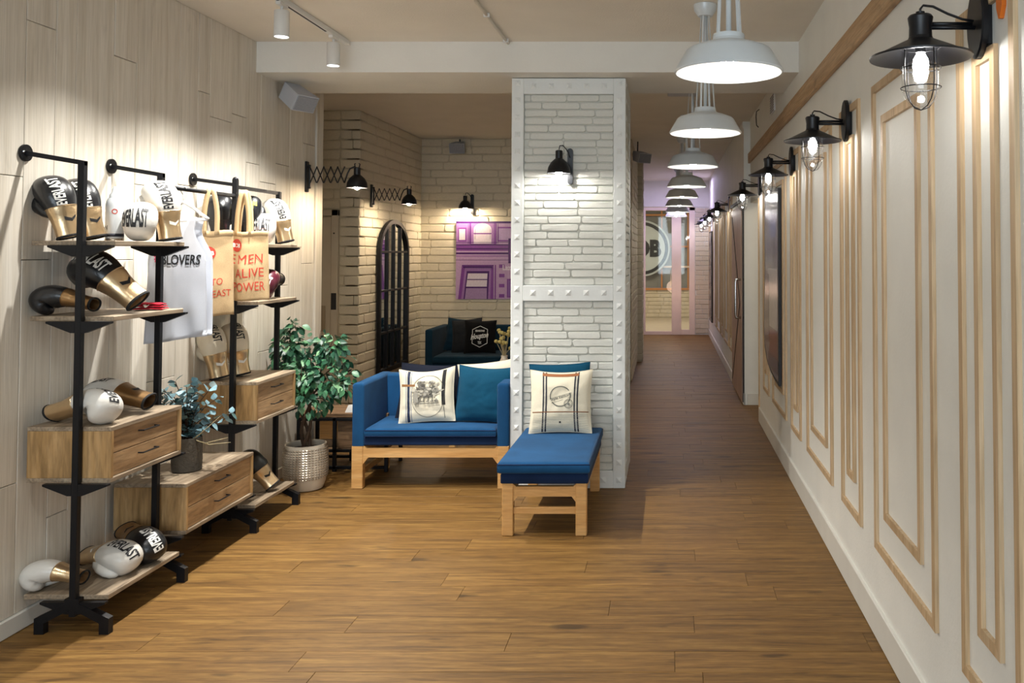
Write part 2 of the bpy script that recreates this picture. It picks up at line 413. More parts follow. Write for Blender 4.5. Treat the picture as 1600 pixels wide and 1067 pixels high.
def letters(mb, s, f, w, h, bold=.02):
    vs, fs = text_tris(s, bold)
    return mb.add([f(x * w, y * h) for x, y in vs], fs)

# ---- flat prints: polygons with colours in one mesh
class PR:
    def __init__(s): s.v = []; s.f = []; s.c = []; s.k = 0
    def poly(s, pts, col, f):
        s.k += 1; o = len(s.v); s.v += [tuple(f(x, y, s.k)) for x, y in pts]; s.f.append(tuple(range(o, o + len(pts)))); s.c.append(lin(col)); return s
    def tri(s, vs, fs, col, f):
        s.k += 1; o = len(s.v); s.v += [tuple(f(x, y, s.k)) for x, y in vs]
        for a in fs: s.f.append(tuple(i + o for i in a)); s.c.append(lin(col))
        return s
    def rect(s, x0, x1, y0, y1, col, f, n=1, m=1):
        vs = [(x0 + (x1-x0)*i/n, y0 + (y1-y0)*j/m) for i in range(n+1) for j in range(m+1)]; w = m+1
        return s.tri(vs, [(i*w+j, (i+1)*w+j, (i+1)*w+j+1, i*w+j+1) for i in range(n) for j in range(m)], col, f)
    def line(s, pts, w, col, f):
        vs = []; n = len(pts)
        for i in range(n):
            a = Vector(pts[max(0, i-1)]); b = Vector(pts[min(n-1, i+1)]); d = (b - a).normalized(); q = Vector((-d.y, d.x)) * w/2; p = Vector(pts[i])
            vs += [tuple(p + q), tuple(p - q)]
        return s.tri(vs, [(2*i, 2*i+1, 2*i+3, 2*i+2) for i in range(n-1)], col, f)
    def blob(s, cx, cy, rx, ry, col, f, seed=0, jag=.25, n=18):
        rr = random.Random(seed); vs = [(cx, cy)]
        for i in range(n):
            k = 1 + jag * (rr.random() - .5) * 2; vs.append((cx + rx*k*cos(2*pi*i/n), cy + ry*k*sin(2*pi*i/n)))
        return s.tri(vs, [(0, 1+i, 1+(i+1) % n) for i in range(n)], col, f)
    def obj(s, name, mat, parent=None):
        me = bpy.data.meshes.new(name); me.from_pydata(s.v, [], s.f); me.materials.append(M[mat])
        at = me.color_attributes.new('Col', 'FLOAT_COLOR', 'CORNER')
        for p in me.polygons:
            for li in p.loop_indices: at.data[li].color = s.c[p.index]
        o = bpy.data.objects.new(name, me); COL.objects.link(o); o.parent = parent; return o

# ================================================================== SETTING
XL, XR, ZC = -2.72, .868, 2.977
XBL = -3.02          # brick side wall of the seating area
YB = 10.55           # back wall of the seating area
YEND = 16.72
XCL = -.447          # corridor's left brick wall

# floor
fl = struct(MB().box(-4.2, 3.2, -.6, 16.75, -.06, -.008).obj('floor', 'subfloor'))
MB().box(-4.2, 3.2, -.6, 2.3, -.008, 0).obj('floor_board', 'floor', fl)
MB().box(-3.0, 3.2, 16.75, 21.2, -.06, 0).obj('floor_board', 'glaze', fl)  # far room floor, pale colour stands in for its reflections
RW = .168; y = 2.3; row = 0
while y < YEND:
    y1 = min(y + RW, YEND)
    x0 = XL if y < 6.7 else (-4.1 if y < 8.4 else (XBL if y < YB else -.55)); x1 = .86 if y < 8.1 or y > 9.1 else 1.5
    ln = 1.46; x = x0 - R.uniform(0, ln)
    while x < x1:
        a, b = max(x, x0), min(x + ln, x1)
        if b - a > .02:
            zt = R.uniform(-.0012, 0)
            MB().bbox(-(b-a)/2 + .0007, (b-a)/2 - .0007, -(y1-y)/2 + .0006, (y1-y)/2 - .0006, -.0085, zt, .0008).obj('plank', 'floor', fl, loc=((a+b)/2, (y+y1)/2, 0))
        x += ln
    y = y1; row += 1

# ceiling + beam
ce = struct(MB().box(-4.2, 3.2, -.6, 21.2, ZC, ZC + .08).obj('ceiling', 'ceil'))
struct(MB().box(XL - .03, XR + .02, 5.68, 6.43, 2.773, ZC).obj('ceiling_beam', 'beam'))

# left plank wall
wl = struct(MB().box(XL - .14, XL - .018, -.6, 6.775, 0, ZC).obj('wall_left', 'joint'))
J = [.2, .55, .9, 1.2, 1.55, 1.9, 2.2, 2.5, 2.8, 3.05, 3.27, 3.64, 3.82, 3.95, 4.22, 4.40, 4.53, 4.79, 4.98, 5.11, 5.37, 5.56, 5.75, 5.98, 6.2, 6.42, 6.64]
cuts = {3.27: [.62, 1.9], 3.64: [1.55, 2.57], 3.82: [.42, 1.9], 3.95: [1.7, .9], 4.22: [1.545, 2.55], 4.40: [.5, 1.93], 4.98: [1.1, 2.52], 5.37: [.9, 2.45], 5.98: [1.35, 2.2], 6.2: [.6, 1.62], 6.42: [1.5, 2.4]}
for a, b in zip(J, J[1:]):
    c = sorted([0.075] + cuts.get(a, [R.uniform(.5, 1.3), R.uniform(1.6, 2.5)]) + [ZC])
    for z0, z1 in zip(c, c[1:]):
        pr = R.uniform(0, .003)
        MB().bbox(-.018, pr, -(b-a)/2 + .0015, (b-a)/2 - .0015, -(z1-z0)/2 + .0015, (z1-z0)/2 - .0015, .002).obj('plank', 'plank', wl, loc=(XL, (a+b)/2, (z0+z1)/2))
MB().bbox(-.02, .014, -.06, .06, -1.486, 1.486, .003).obj('corner_post', 'plank', wl, loc=(XL, 6.71, 1.488))
struct(MB().bbox(XL - .01, XL + .014, -.5, 6.7, 0, .075, .004).obj('baseboard_left', 'base'))
wa = struct(MB().box(-4.2, -4.1, 6.7, 8.5, 0, ZC).obj('wall_alcove', 'wallw'))
struct(MB().box(-4.1, XL - .14, 6.68, 6.775, 0, ZC).obj('wall_alcove_front', 'wallw'))

# bricks
BV = []
for k in range(7):
    rr = random.Random(50 + k); m = MB(); out = []
    for (x, z) in ((-.5,-.30),(-.46,-.5),(0,-.5),(.46,-.5),(.5,-.30),(.5,.30),(.46,.5),(0,.5),(-.46,.5),(-.5,.30)):
        out.append((x + rr.uniform(-.012, .012), z * .985 + rr.uniform(-.045, .045)))
    n = len(out)
    vs = [(x, 0, z) for x, z in out] + [(x, -.6 + rr.uniform(-.12, .1), z) for x, z in out] + [(x * .975, -1 + rr.uniform(-.10, .10), z * .82) for x, z in out] + [(0, -1 + rr.uniform(-.1, .15), 0)]
    fs = []
    for l in range(2):
        for i in range(n): fs.append((l*n+i, l*n+(i+1) % n, (l+1)*n+(i+1) % n, (l+1)*n+i))
    for i in range(n): fs.append((2*n+i, 2*n+(i+1) % n, 3*n))
    m.add(vs, fs); BV.append(m)
def bricks(parent, p0, along, L, z0, z1, h, ln, depth, mat, facing_rot, skip=None, gap=.006, maxn=300):
    """p0: start corner on the wall face, along: unit dir, facing_rot: z rotation taking -Y to the outward normal"""
    key = mat
    if key not in bricks.cache: bricks.cache[key] = [b.mesh('brick', M[mat], 50) for b in BV]
    z = z0; r = 0; out = []
    nr = max(1, round((z1 - z0) / h)); h = (z1 - z0) / nr
    for r in range(nr):
        x = -R.uniform(0, ln * .9)
        while x < L - .01:
            l = ln * R.uniform(.82, 1.12)
            a, b = max(x, 0), min(x + l, L)
            if L - b < .05: b = L
            zc = z0 + (r + .5) * h
            if b - a > .03 and not (skip and skip((a+b)/2, zc)):
                c = Vector(p0) + Vector(along) * ((a+b)/2)
                o = bpy.data.objects.new('brick', R.choice(bricks.cache[key])); COL.objects.link(o); o.parent = parent
                o.location = (c.x, c.y, zc); o.rotation_euler = (R.uniform(-.01, .01), R.uniform(-.004, .004), facing_rot)
                o.scale = (b - a - gap * .9, depth * R.uniform(.75, 1.2), h - gap * R.uniform(.6, 1.2)); out.append(o)
            x = b if b == L else x + l
    return out
bricks.cache = {}

# alcove face wall with service door
YF = 8.44
wf = struct(MB().box(-4.15, XBL, YF, YF + .12, 0, ZC).obj('wall_alcove_back', 'mortar'))
bricks(wf, (-3.20, YF, 0), (1, 0, 0), .197, .02, ZC, .094, .36, .014, 'brick', 0)
bricks(wf, (-3.9, YF, 0), (1, 0, 0), .70, 2.005, ZC, .094, .36, .014, 'brick', 0)
d1 = struct(MB().bbox(-4.05, -3.26, YF - .03, YF, .01, 1.93, .004).obj('door_1', 'doorw'))
MB().bbox(-3.27, -3.205, YF - .045, YF, 0, 2.0, .004).obj('door_frame', 'doorw', d1)
MB().bbox(-4.1, -3.205, YF - .045, YF, 1.94, 2.0, .004).obj('door_frame', 'doorw', d1)
MB().bbox(-3.40, -3.32, YF - .036, YF - .03, .82, 1.07, .002).obj('kick_plate', 'steel', d1)
MB().bbox(-3.262, -3.212, YF - .052, YF - .045, 1.03, 1.19, .002).obj('lock_plate', 'gdark', d1)
MB().ball((-3.24, YF - .05, 1.77), .008).obj('door_bell', 'gdark', d1, True)

# brick side wall of the seating area
ws = struct(MB().box(XBL - .12, XBL, YF + .0, YB + .1, 0, ZC).obj('wall_seating_side', 'mortar'))
bricks(ws, (XBL, YF, 0), (0, 1, 0), YB - YF, .02, ZC, .094, .40, .014, 'brick', pi/2)
wb = struct(MB().box(XBL - .1, XCL, YB, YB + .12, 0, ZC).obj('wall_back', 'mortar'))
bricks(wb, (XBL, YB, 0), (1, 0, 0), XCL - XBL, .02, ZC, .094, .40, .014, 'brick', 0)
# corridor left wall + pier
wc = struct(MB().box(XCL - .12, XCL, YB, 12.6, 0, ZC).obj('wall_corridor_left', 'mortar'))
bricks(wc, (XCL, YB, 0), (0, 1, 0), 12.55 - YB, .02, ZC, .094, .40, .014, 'brick', pi/2)
wp = struct(MB().box(XCL - .1, -.372, 12.6, 12.98, 0, ZC).obj('wall_corridor_pier', 'mortar'))
bricks(wp, (XCL, 12.6, 0), (1, 0, 0), XCL * -1 - .372, .02, ZC, .094, .40, .014, 'brick', 0)
bricks(wp, (-.372, 12.6, 0), (0, 1, 0), .38, .02, ZC, .094, .40, .014, 'brick', pi/2)
struct(MB().box(-1.9, -1.8, 12.9, YEND, 0, ZC).obj('wall_corridor_end_left', 'wallw'))
struct(MB().box(-1.9, XCL - .1, 12.6, 12.7, 0, ZC).obj('wall_corridor_return', 'wallw'))

# pillar
PX0, PX1, PY0, PY1, PH = -1.06, -.285, 5.85, 6.62, 2.768
pl = struct(MB().box(PX0 + .02, PX1 - .02, PY0 + .03, PY1, 0, PH + .004).obj('pillar', 'pmortar'))
bw = .082
panels = [(.115, 1.255), (1.36, 2.66)]
for z0, z1 in panels:
    bricks(pl, (PX0 + bw, PY0 + .03, 0), (1, 0, 0), PX1 - PX0 - 2*bw, z0, z1, .0525, .26, .013, 'pbrick', 0, gap=.005)
    bricks(pl, (PX1 - .02, PY0 + bw, 0), (0, 1, 0), PY1 - PY0 - bw, z0, z1, .0525, .26, .016, 'pbrick', pi/2, gap=.005)
    bricks(pl, (PX0 + .02, PY0 + bw, 0), (0, 1, 0), PY1 - PY0 - bw, z0, z1, .105, .36, .016, 'pbrick', -pi/2, gap=.006)
def strap(x0, x1, z0, z1): MB().bbox(x0, x1, PY0, PY0 + .03, z0, z1, .003).obj('strap', 'steelw', pl)
strap(PX0, PX0 + bw, 0, PH); strap(PX1 - bw, PX1, 0, PH)
for z0, z1 in ((0, .115), (1.255, 1.36), (2.66, PH)): strap(PX0 + bw, PX1 - bw, z0, z1)
for z0, z1 in ((0, .115), (1.255, 1.36), (2.66, PH)):
    MB().bbox(PX1 - .03, PX1 - .002, PY0 + .03, PY1, z0, z1, .003).obj('strap', 'steelw', pl)
MB().bbox(PX1 - .03, PX1, PY0 + .031, PY0 + .11, .115, PH, .003).obj('strap', 'steelw', pl)
MB().bbox(PX1 - .03, PX1, PY1 - .08, PY1, 0, PH, .003).obj('strap', 'steelw', pl)
st = MB().add([(-.019,0,-.019),(.019,0,-.019),(.019,0,.019),(-.019,0,.019),(0,-.009,0)], [(0,1,4),(1,2,4),(2,3,4),(3,0,4)]).mesh('stud', M['steelw'])
def stud(x, y, z, rz=0):
    o = bpy.data.objects.new('stud', st); COL.objects.link(o); o.parent = pl; o.location = (x, y, z); o.rotation_euler = (0, 0, rz)
for k in range(24):
    z = .055 + k * .1165
    if z > PH - .03: continue
    for x in (PX0 + bw/2, PX1 - bw/2): stud(x, PY0, z)
    stud(PX1, PY0 + .07, z, pi/2)
for z in (.055, 1.31, 2.715):
    for x in (-.91, -.79, -.67, -.55, -.43): stud(x, PY0, z)

# right wall with doorway
YD0, YD1 = 8.15, 9.03
wr = struct(MB().box(XR, XR + .14, -.6, YD0, 0, ZC).box(XR, XR + .14, YD0, YD1, 2.1, ZC).obj('wall_right', 'wallw'))
XF = .80
wr2 = struct(MB().box(XF, XF + .8, YD1, 9.16, 0, 2.9).box(XF, XF + .14, 9.16, YEND + .05, 0, ZC).obj('wall_right_far', 'wallw'))
struct(MB().box(XR + .14, 3.1, 6.4, 6.5, 0, ZC).box(3.1, 3.2, 6.4, 9.3, 0, ZC).box(1.5, 3.1, 9.1, 9.2, 0, ZC).obj('wall_side_room', 'wallw'))
struct(MB().bbox(XR - .014, XR + .01, -.5, YD0 + .004, 0, .135, .004).obj('baseboard_right', 'base'))
struct(MB().bbox(XF - .012, XF + .01, YD1, YEND, 0, .12, .004).obj('baseboard_right_far', 'base'))
struct(MB().bbox(XF + .03, XF + .7, YD1 - .014, YD1, 0, .12, .004).obj('baseboard_doorway', 'base'))
MB().bbox(XR - .012, XR + .14, YD0, YD0 + .03, 0, 2.1, .003).obj('door_jamb', 'pinetrim', wr)
def frame(Y0, Y1, z0, z1, X, par, w=.032, p=.013):
    # four mitred strips
    def strip(poly):
        cy = sum(q[0] for q in poly)/4; cz = sum(q[1] for q in poly)/4
        MB().prism(poly, lambda a, b: (X, a, b), lambda a, b: (X - p, a, b)).obj('moulding_strip', 'pinetrim', par)
    strip([(Y0, z0), (Y0 + w, z0 + w), (Y0 + w, z1 - w), (Y0, z1)])
    strip([(Y1, z0), (Y1, z1), (Y1 - w, z1 - w), (Y1 - w, z0 + w)])
    strip([(Y0, z0), (Y1, z0), (Y1 - w, z0 + w), (Y0 + w, z0 + w)])
    strip([(Y0, z1), (Y0 + w, z1 - w), (Y1 - w, z1 - w), (Y1, z1)])
def double(Yc, wid, inner, X, par):
    frame(Yc - wid/2, Yc + wid/2, .365, 2.275, X, par)
    frame(Yc - inner/2, Yc + inner/2, .525, 2.13, X, par)
for k in range(4):
    double(2.335 + 1.745 * k, .425, .165, XR, wr)
    if k < 3: double(3.205 + 1.745 * k, .815, .50, XR, wr)
double(1.46, .815, .5, XR, wr)
for Yc, w_, i_ in ((10.85, .42, .17), (11.7, .82, .5), (12.6, .42, .17), (13.45, .8, .5), (14.3, .42, .17), (16.35, .42, .17)):
    double(Yc, w_, i_, XF, wr2)
frame(15.0, 16.0, .365, 2.275, XF, wr2)
t1 = struct(MB().bbox(XR - .03, XR, -.5, 6.22, 2.513, 2.622, .004).obj('trim_1', 'pinerail'))
struct(MB().bbox(XR - .026, XR, 6.222, 14.6, 2.516, 2.62, .004).obj('trim_2', 'pinerail'))

# ================================================================== END OF CORRIDOR
we = struct(MB().box(-2.0, XF + .1, YEND, YEND + .12, 2.47, ZC).box(-2.0, -.50, YEND, YEND + .12, 0, 2.47).box(.53, XF + .05, YEND + .02, YEND + .12, 0, 2.47).obj('wall_end', 'wallw'))
bricks(we, (.535, YEND + .02, 0), (1, 0, 0), XF - .535, .02, 2.45, .094, .30, .014, 'brick', 0)
d2 = struct(MB().bbox(-.465, -.425, YEND, YEND + .06, 0, 2.46, .004).obj('door_2', 'rosy'))
for x0, x1, z0, z1 in ((.08, .265, 0, 2.46), (.42, .53, 0, 2.46), (-.425, .08, 0, .07), (.265, .42, 0, .10), (-.425, .53, 2.40, 2.46)):
    MB().bbox(x0, x1, YEND, YEND + .06, z0, z1, .004).obj('door_frame', 'rosy', d2)
for x0, x1 in ((-.425, .08), (.265, .42)):
    MB().box(x0, x1, YEND + .025, YEND + .035, .07, 2.40).obj('glass_pane', 'pane', d2)
MB().bbox(.055, .07, YEND - .03, YEND, .95, 1.25, .004).obj('pull_handle', 'steel', d2)
# room beyond
struct(MB().box(-3.0, -2.9, YEND + .1, 21.2, 0, ZC).box(2.9, 3.0, YEND + .1, 21.2, 0, ZC).obj('wall_far_room_sides', 'wallw'))
YG = 21.0
wg = struct(MB().box(-2.9, 2.9, YG, YG + .15, 0, .70).box(.62, 2.9, YG, YG + .15, .7, ZC).box(-2.9, -2.0, YG, YG + .15, .7, ZC).box(-2.0, .62, YG, YG + .15, 2.6, ZC).obj('wall_far_room', 'mortar'))
stuff_b = MB()
for r in range(7):
    x = -1.2 - R.uniform(0, .3)
    while x < 1.2:
        l = R.uniform(.3, .42); stuff_b.bbox(x, x + l - .012, YG - .016, YG, .03 + r*.095, .115 + r*.095, .005); x += l
stuff(stuff_b.obj('brick_courses', 'brick', wg))
MB().bbox(-2.0, .62, YG - .06, YG, .68, .73, .004).obj('window_sill', 'amber', wg)
w1 = struct(MB().box(-2.0, .62, YG + .08, YG + .1, .73, 2.6).obj('window_1', 'backdrop'))
for x in (-1.1, -.14, .5): MB().bbox(x - .02, x + .02, YG + .0, YG + .05, .73, 2.6, .004).obj('window_bar', 'amber', w1)
for z, mt in ((1.24, 'rosy'), (1.73, 'amber'), (2.5, 'amber')): MB().bbox(-2.0, .62, YG - .01, YG + .05, z - .022, z + .022, .004).obj('window_bar', mt, w1)
sg = thing('round_sign', 'large round pale sign with dark ring and BDB letters seen beyond the glass door', 'sign', (-.62, YG - .12, 1.69))
m = MB(); m.cyl((0, .09, 0), (0, .03, 0), .68, n=48); m.obj('disc', 'signg', sg, 30)
m = MB(); n = 48
for k in range(n):
    a0, a1 = 2*pi*k/n, 2*pi*(k+1)/n
    m.add([(r*cos(a_), yy, r*sin(a_)) for a_ in (a0, a1) for r in (.56, .635) for yy in (.03, .015)], [(1,3,7,5), (0,1,5,4), (2,6,7,3)])
m.obj('ring', 'signk', sg)
m = letters(MB(), 'BDB', lambda x, y: (x + .02, .02, y), .90, .42, .06); m.obj('lettering', 'signk', sg)

# barn door in the doorway
d3 = struct(MB().bbox(XF - .030, XF - .012, 9.02, 10.35, .03, 2.08, .003).obj('door_3', 'doorp'))
for z0, z1, z2 in ((.1, 1.05, 0), (2.0, 1.05, 0)):
    MB().tube([(XF - .031, 10.25, z0), (XF - .031, 9.2, z1)], .006, 6).obj('brace', 'gdark', d3)
MB().bbox(XF - .020, XF - .010, 9.012, 9.022, .03, 2.08, .001).obj('edge_strip', 'gdark', d3)
for sx, x0 in ((-1, XF - .030), (1, XF - .012)):
    MB().tube([(x0, 9.1, 1.30), (x0 + sx*.05, 9.1, 1.30), (x0 + sx*.055, 9.1, 1.27), (x0 + sx*.055, 9.1, .93), (x0 + sx*.05, 9.1, .90), (x0, 9.1, .90)], .014, 8).obj('door_handle', 'chrome', d3, True)
for z in (.90, 1.02, 1.18, 1.30): pass
struct(MB().bbox(XF - .03, XF - .005, 8.2, 10.6, 2.12, 2.155, .003).obj('trim_3', 'gdark'))

# ================================================================== LAMPS
ORD = ['nearest', 'second nearest', 'third nearest', 'fourth nearest', 'fifth nearest', 'sixth nearest', 'seventh nearest', 'farthest']
# pendants
pr = thing('pendant_lamp', 'x', 'lamp', (0, 0, 0), 0, 'white pendant lamps in a row')
sh = [(.200, 0), (.203, .006), (.160, .080), (.152, .088), (.105, .106), (.066, .118), (.060, .128)]
MB().lathe(sh + [(.052, .113), (.10, .100), (.147, .083), (.155, .076), (.196, 0)], 48, close=True).obj('shade', 'pend', pr, 40)
MB().lathe([(.1955, .001), (.1545, .075), (.1465, .082), (.0995, .099), (.052, .112), (.0, .112)], 48).obj('shade_lining', 'pendin', pr, 40)
MB().lathe([(0, .145), (.058, .145), (.060, .138), (.060, .126), (0, .126)], 32).obj('collar', 'pend', pr, 40)
MB().cyl((0, 0, .145), (0, 0, .665), .010, .009, 12).obj('stem', 'pend', pr, True)
for k in range(4):
    a = pi/4 + k*pi/2
    p0 = Vector((.055*cos(a), .055*sin(a), .14)); p1 = Vector((.022*cos(a), .022*sin(a), .67)); t = Vector((-sin(a), cos(a), 0)); nn = Vector((cos(a), sin(a), 0))
    MB().add([p0 - t*.006, p0 + t*.006, p1 + t*.005, p1 - t*.005, p0 - t*.006 + nn*.003, p0 + t*.006 + nn*.003, p1 + t*.005 + nn*.003, p1 - t*.005 + nn*.003],
             [(0,1,2,3),(4,7,6,5),(0,4,5,1),(1,5,6,2),(2,6,7,3),(3,7,4,0)]).obj('strap', 'pend', pr)
MB().lathe([(0, .662), (.040, .662), (.062, .695), (.066, .727), (0, .727)], 32).obj('canopy', 'pend', pr, 40)
MB().cyl((0, 0, .118), (0, 0, .07), .02, .022, 14).obj('socket', 'pendin', pr, 40)
MB().ball((0, 0, .035), (.030, .030, .038), 16, 10).obj('bulb', 'bulb', pr, True)
PY = [3.2, 4.83, 6.72, 8.75, 10.45, 12.35, 14.2, 15.95]; PXs = [.228, .212, .198, .195, .176, .168, .165, .16]
for i, (yy, xx) in enumerate(zip(PY, PXs)):
    o = pr if i == 0 else dup(pr)
    o.location = (xx, yy, 2.248); o.rotation_euler = (0, 0, .3 * i)
    o['label'] = f'white enamel pendant lamp, {ORD[i]} to the viewer in the corridor row' if i else 'large white enamel pendant lamp, nearest to the viewer, top of the photo'

# wall lanterns
wn = thing('wall_lantern', 'x', 'lamp', (0, 0, 0), 0, 'black caged wall lanterns')
m = MB(); pts = [(.062*cos(2*pi*k/20), .100*sin(2*pi*k/20)) for k in range(20)]
vs = [(x_, a_*f_, b*f_) for x_, f_ in ((0, 1), (-.014, 1), (-.018, .94)) for a_, b in pts]
fs = [(l*20+k, l*20+(k+1) % 20, (l+1)*20+(k+1) % 20, (l+1)*20+k) for l in range(2) for k in range(20)] + [tuple(range(20)), tuple(range(40, 60))]
m.add(vs, fs).obj('wall_plate', 'lampblack', wn, 35)
AX = -.165
for dy, dz in ((.012, .0), (-.012, -.016)):
    MB().tube([(-.02, dy, dz), (AX + .02, dy, dz)], .006, 8).obj('arm', 'lampblack', wn, True)
MB().tube([(-.02, 0, .005), (-.05, 0, .01), (-.09, 0, .025), (-.13, 0, .045), (AX + .008, 0, .048), (AX, 0, .038), (AX, 0, .02)], .0035, 6).obj('cable', 'lampblack', wn, True)
MB().lathe([(0, .030), (.012, .030), (.012, .022), (.030, .020), (.034, .014), (.030, -.012), (.031, -.040), (.0, -.040)], 24, (AX, 0, 0)).obj('neck', 'lampblack', wn, 35)
MB().lathe([(.030, -.036), (.034, -.046), (.133, -.094), (.137, -.093), (.136, -.098), (.128, -.0965), (.030, -.052), (.02, -.045)], 48, (AX, 0, 0), close=True).obj('shade', 'lampblack', wn, 35)
MB().lathe([(.050, -.060), (.050, -.165), (.049, -.185), (.042, -.208), (.028, -.224), (.012, -.231), (0, -.233)], 32, (AX, 0, 0)).obj('glass_jar', 'glass', wn, True)
m = MB(); CR = .0535
for k in range(4):
    a = k * pi/2 + .4; c, s_ = cos(a), sin(a)
    m.tube([(AX + CR*c, CR*s_, -.066), (AX + CR*c, CR*s_, -.165), (AX + .051*c, .051*s_, -.19), (AX + .042*c, .042*s_, -.213), (AX + .026*c, .026*s_, -.230), (AX, 0, -.239)], .0017, 5)
for z, r in ((-.068, CR), (-.125, CR), (-.178, .0535)):
    m.tube([(AX + r*cos(2*pi*k/24), r*sin(2*pi*k/24), z) for k in range(25)], .0017, 5)
m.obj('cage', 'lampblack', wn, True)
MB().lathe([(0, -.055), (.014, -.055), (.014, -.082), (0, -.082)], 16, (AX, 0, 0)).obj('socket', 'lampblack', wn, 35)
MB().lathe([(0, -.082), (.010, -.084), (.019, -.100), (.022, -.118), (.016, -.138), (0, -.148)], 16, (AX, 0, 0)).obj('bulb', 'wbulb', wn, True)
LY = [(2.34, XR), (4.095, XR), (5.90, XR), (7.95, XR), (11.1, XF), (13.1, XF), (14.75, XF), (16.2, XF)]
for i, (yy, xx) in enumerate(LY):
    o = wn if i == 0 else dup(wn)
    o.location = (xx - (.0132 if i in (0, 1, 2, 3) else .0), yy, 2.207)
    o['label'] = 'large black caged wall lantern at the top right, nearest to the viewer' if i == 0 else f'black caged wall lantern on the right wall, {ORD[i]} to the viewer'
    if i < 4: MB().bbox(0, .0135, -.05, .05, -.07, .07, .002).obj('back_spacer', 'lampblack', o)

# bell sconces
def bell(par, cx, cy, z, r=.08, mat='lampblack', em='sbulb'):
    MB().lathe([(.018, .155), (.024, .15), (.024, .10), (.034, .092), (.055, .072), (.072, .040), (r, 0), (r - .004, .0), (.068, .038), (.050, .068), (.03, .085), (.0, .085)], 32, (cx, cy, z)).obj('shade', mat, par, 40)
    MB().ball((cx, cy, z + .018), (.026, .026, .032), 14, 9).obj('bulb', em, par, True)
sc1 = thing('bell_sconce', 'black bell shaped wall sconce on the white brick pillar', 'lamp', (-.69, PY0 + .006, 2.165), 0, 'black bell sconces')
MB().prism([(.018*cos(a_), .105 + .018*sin(a_)) for a_ in [pi*k/8 for k in range(9)]] + [(.018*cos(a_), -.105 + .018*sin(a_)) for a_ in [pi + pi*k/8 for k in range(9)]],
           lambda a_, b: (a_ + .03, .005, b), lambda a_, b: (a_ + .03, -.022, b)).obj('wall_plate', 'lampblack', sc1)
MB().tube([(.03, -.02, -.04), (.01, -.06, -.03), (-.01, -.09, .02)], .007, 8).obj('arm', 'lampblack', sc1, True)
MB().tube([(-.035, -.10, .105), (-.03, -.10, .13), (-.012, -.08, .135), (.01, -.05, .11), (.03, -.022, .06)], .0035, 6).obj('cable', 'lampblack', sc1, True)
bell(sc1, -.035, -.10, -.055)
o = dup(sc1, 'small black bell sconce above the purple picture on the back wall', (-2.41, YB - .024, 2.17))
for c in o.children:
    if c.name.startswith('bulb'): c.data = c.data.copy(); c.data.materials[0] = M['sbulbw']
# scissor lamps
scs = thing('scissor_lamp', 'black extending scissor lamp at the end of the plank wall', 'lamp', (XL, 6.48, 2.152), 0, 'black extending scissor lamps')
MB().bbox(0, .018, -.022, .022, -.115, .115, .004).obj('wall_plate', 'lampblack', scs)
MB().cyl((.03, 0, -.09), (.03, 0, .09), .006, n=8).bbox(.015, .036, -.012, .012, .075, .09, .002).bbox(.015, .036, -.012, .012, -.09, -.075, .002).obj('hinge_post', 'lampblack', scs)
nX = 5; wX = .052; hX = .062
for k in range(nX):
    x0 = .032 + k*wX
    for s_ in (-1, 1):
        MB().tube([(x0, s_*.004, -s_*hX + .015), (x0 + wX, s_*.004, s_*hX + .015)], .0045, 6).obj('scissor_bar', 'lampblack', scs)
xe = .032 + nX*wX
MB().tube([(xe - .0, 0, -.047), (xe + .02, 0, .02), (xe + .04, 0, .06), (xe + .075, 0, .075), (xe + .095, 0, .06)], .006, 8).obj('gooseneck', 'lampblack', scs, True)
bell(scs, xe + .095, 0, -.085, .078, 'lampblack', 'sbulbw')
for s_ in (-1, 1): MB().tube([(xe + .095 + s_*.014, 0, .065), (xe + .095 + s_*.02, 0, .095), (xe + .095 + s_*.012, 0, .10)], .004, 6).obj('tension_spring', 'lampblack', scs, True)
dup(scs, 'black extending scissor lamp above the arched mirror on the brick wall', (XBL + .022, 8.72, 2.155))

# ceiling track with two spots in view
tr = thing('lighting_track', 'white ceiling track for spotlights near the plank wall', 'track', (TRACK_X, 3.8, ZC))
MB().bbox(-.018, .018, -3.6, 1.86, -.03, 0, .003).obj('rail', 'whitem', tr)
MB().box(-.006, .006, -3.5, 1.5, -.031, -.03).obj('slot', 'gdark', tr)
sp = thing('track_spotlight', 'x', 'lamp', (0, 0, 0), 0, 'white track spotlights')
MB().bbox(-.014, .014, -.05, .05, .108, .128, .003).obj('adapter', 'whitem', sp)
MB().cyl((0, 0, .08), (0, 0, .11), .008).obj('swivel', 'whitem', sp)
MB().lathe([(0, .085), (.036, .085), (.040, .08), (.040, -.06), (.037, -.06), (.036, -.05), (0, -.05)], 28).obj('housing', 'whitem', sp, 40)
MB().cyl((0, 0, -.052), (0, 0, -.055), .0355, n=28).obj('lens', 'spotglow', sp)
for i, (yy, k) in enumerate(SPOTS):
    o = sp if i == 0 else dup(sp)
    o.location = (TRACK_X, yy, 2.835 - .016); o.rotation_euler = (0, 0, 0)
    o['label'] = ['white cylinder track spotlight nearest the ceiling beam', 'white cylinder track spotlight at the top left of the photo', 'assumed white track spotlight just outside the top of the photo',
                  'assumed white track spotlight last on the rail towards the viewer'][i]
cp = thing('ceiling_conduit', 'thin beige pipe with clips along the ceiling up to the beam', 'pipe', (-1.055, 4.0, ZC - .012))
MB().cyl((0, -3, 0), (0, 1.68, 0), .009, n=10).obj('pipe', 'ceil', cp, True)
for yy in (-.9, .05, 1.0, 1.6): MB().bbox(-.018, .018, yy - .008, yy + .008, -.012, .012, .002).obj('clip', 'whitem', cp)

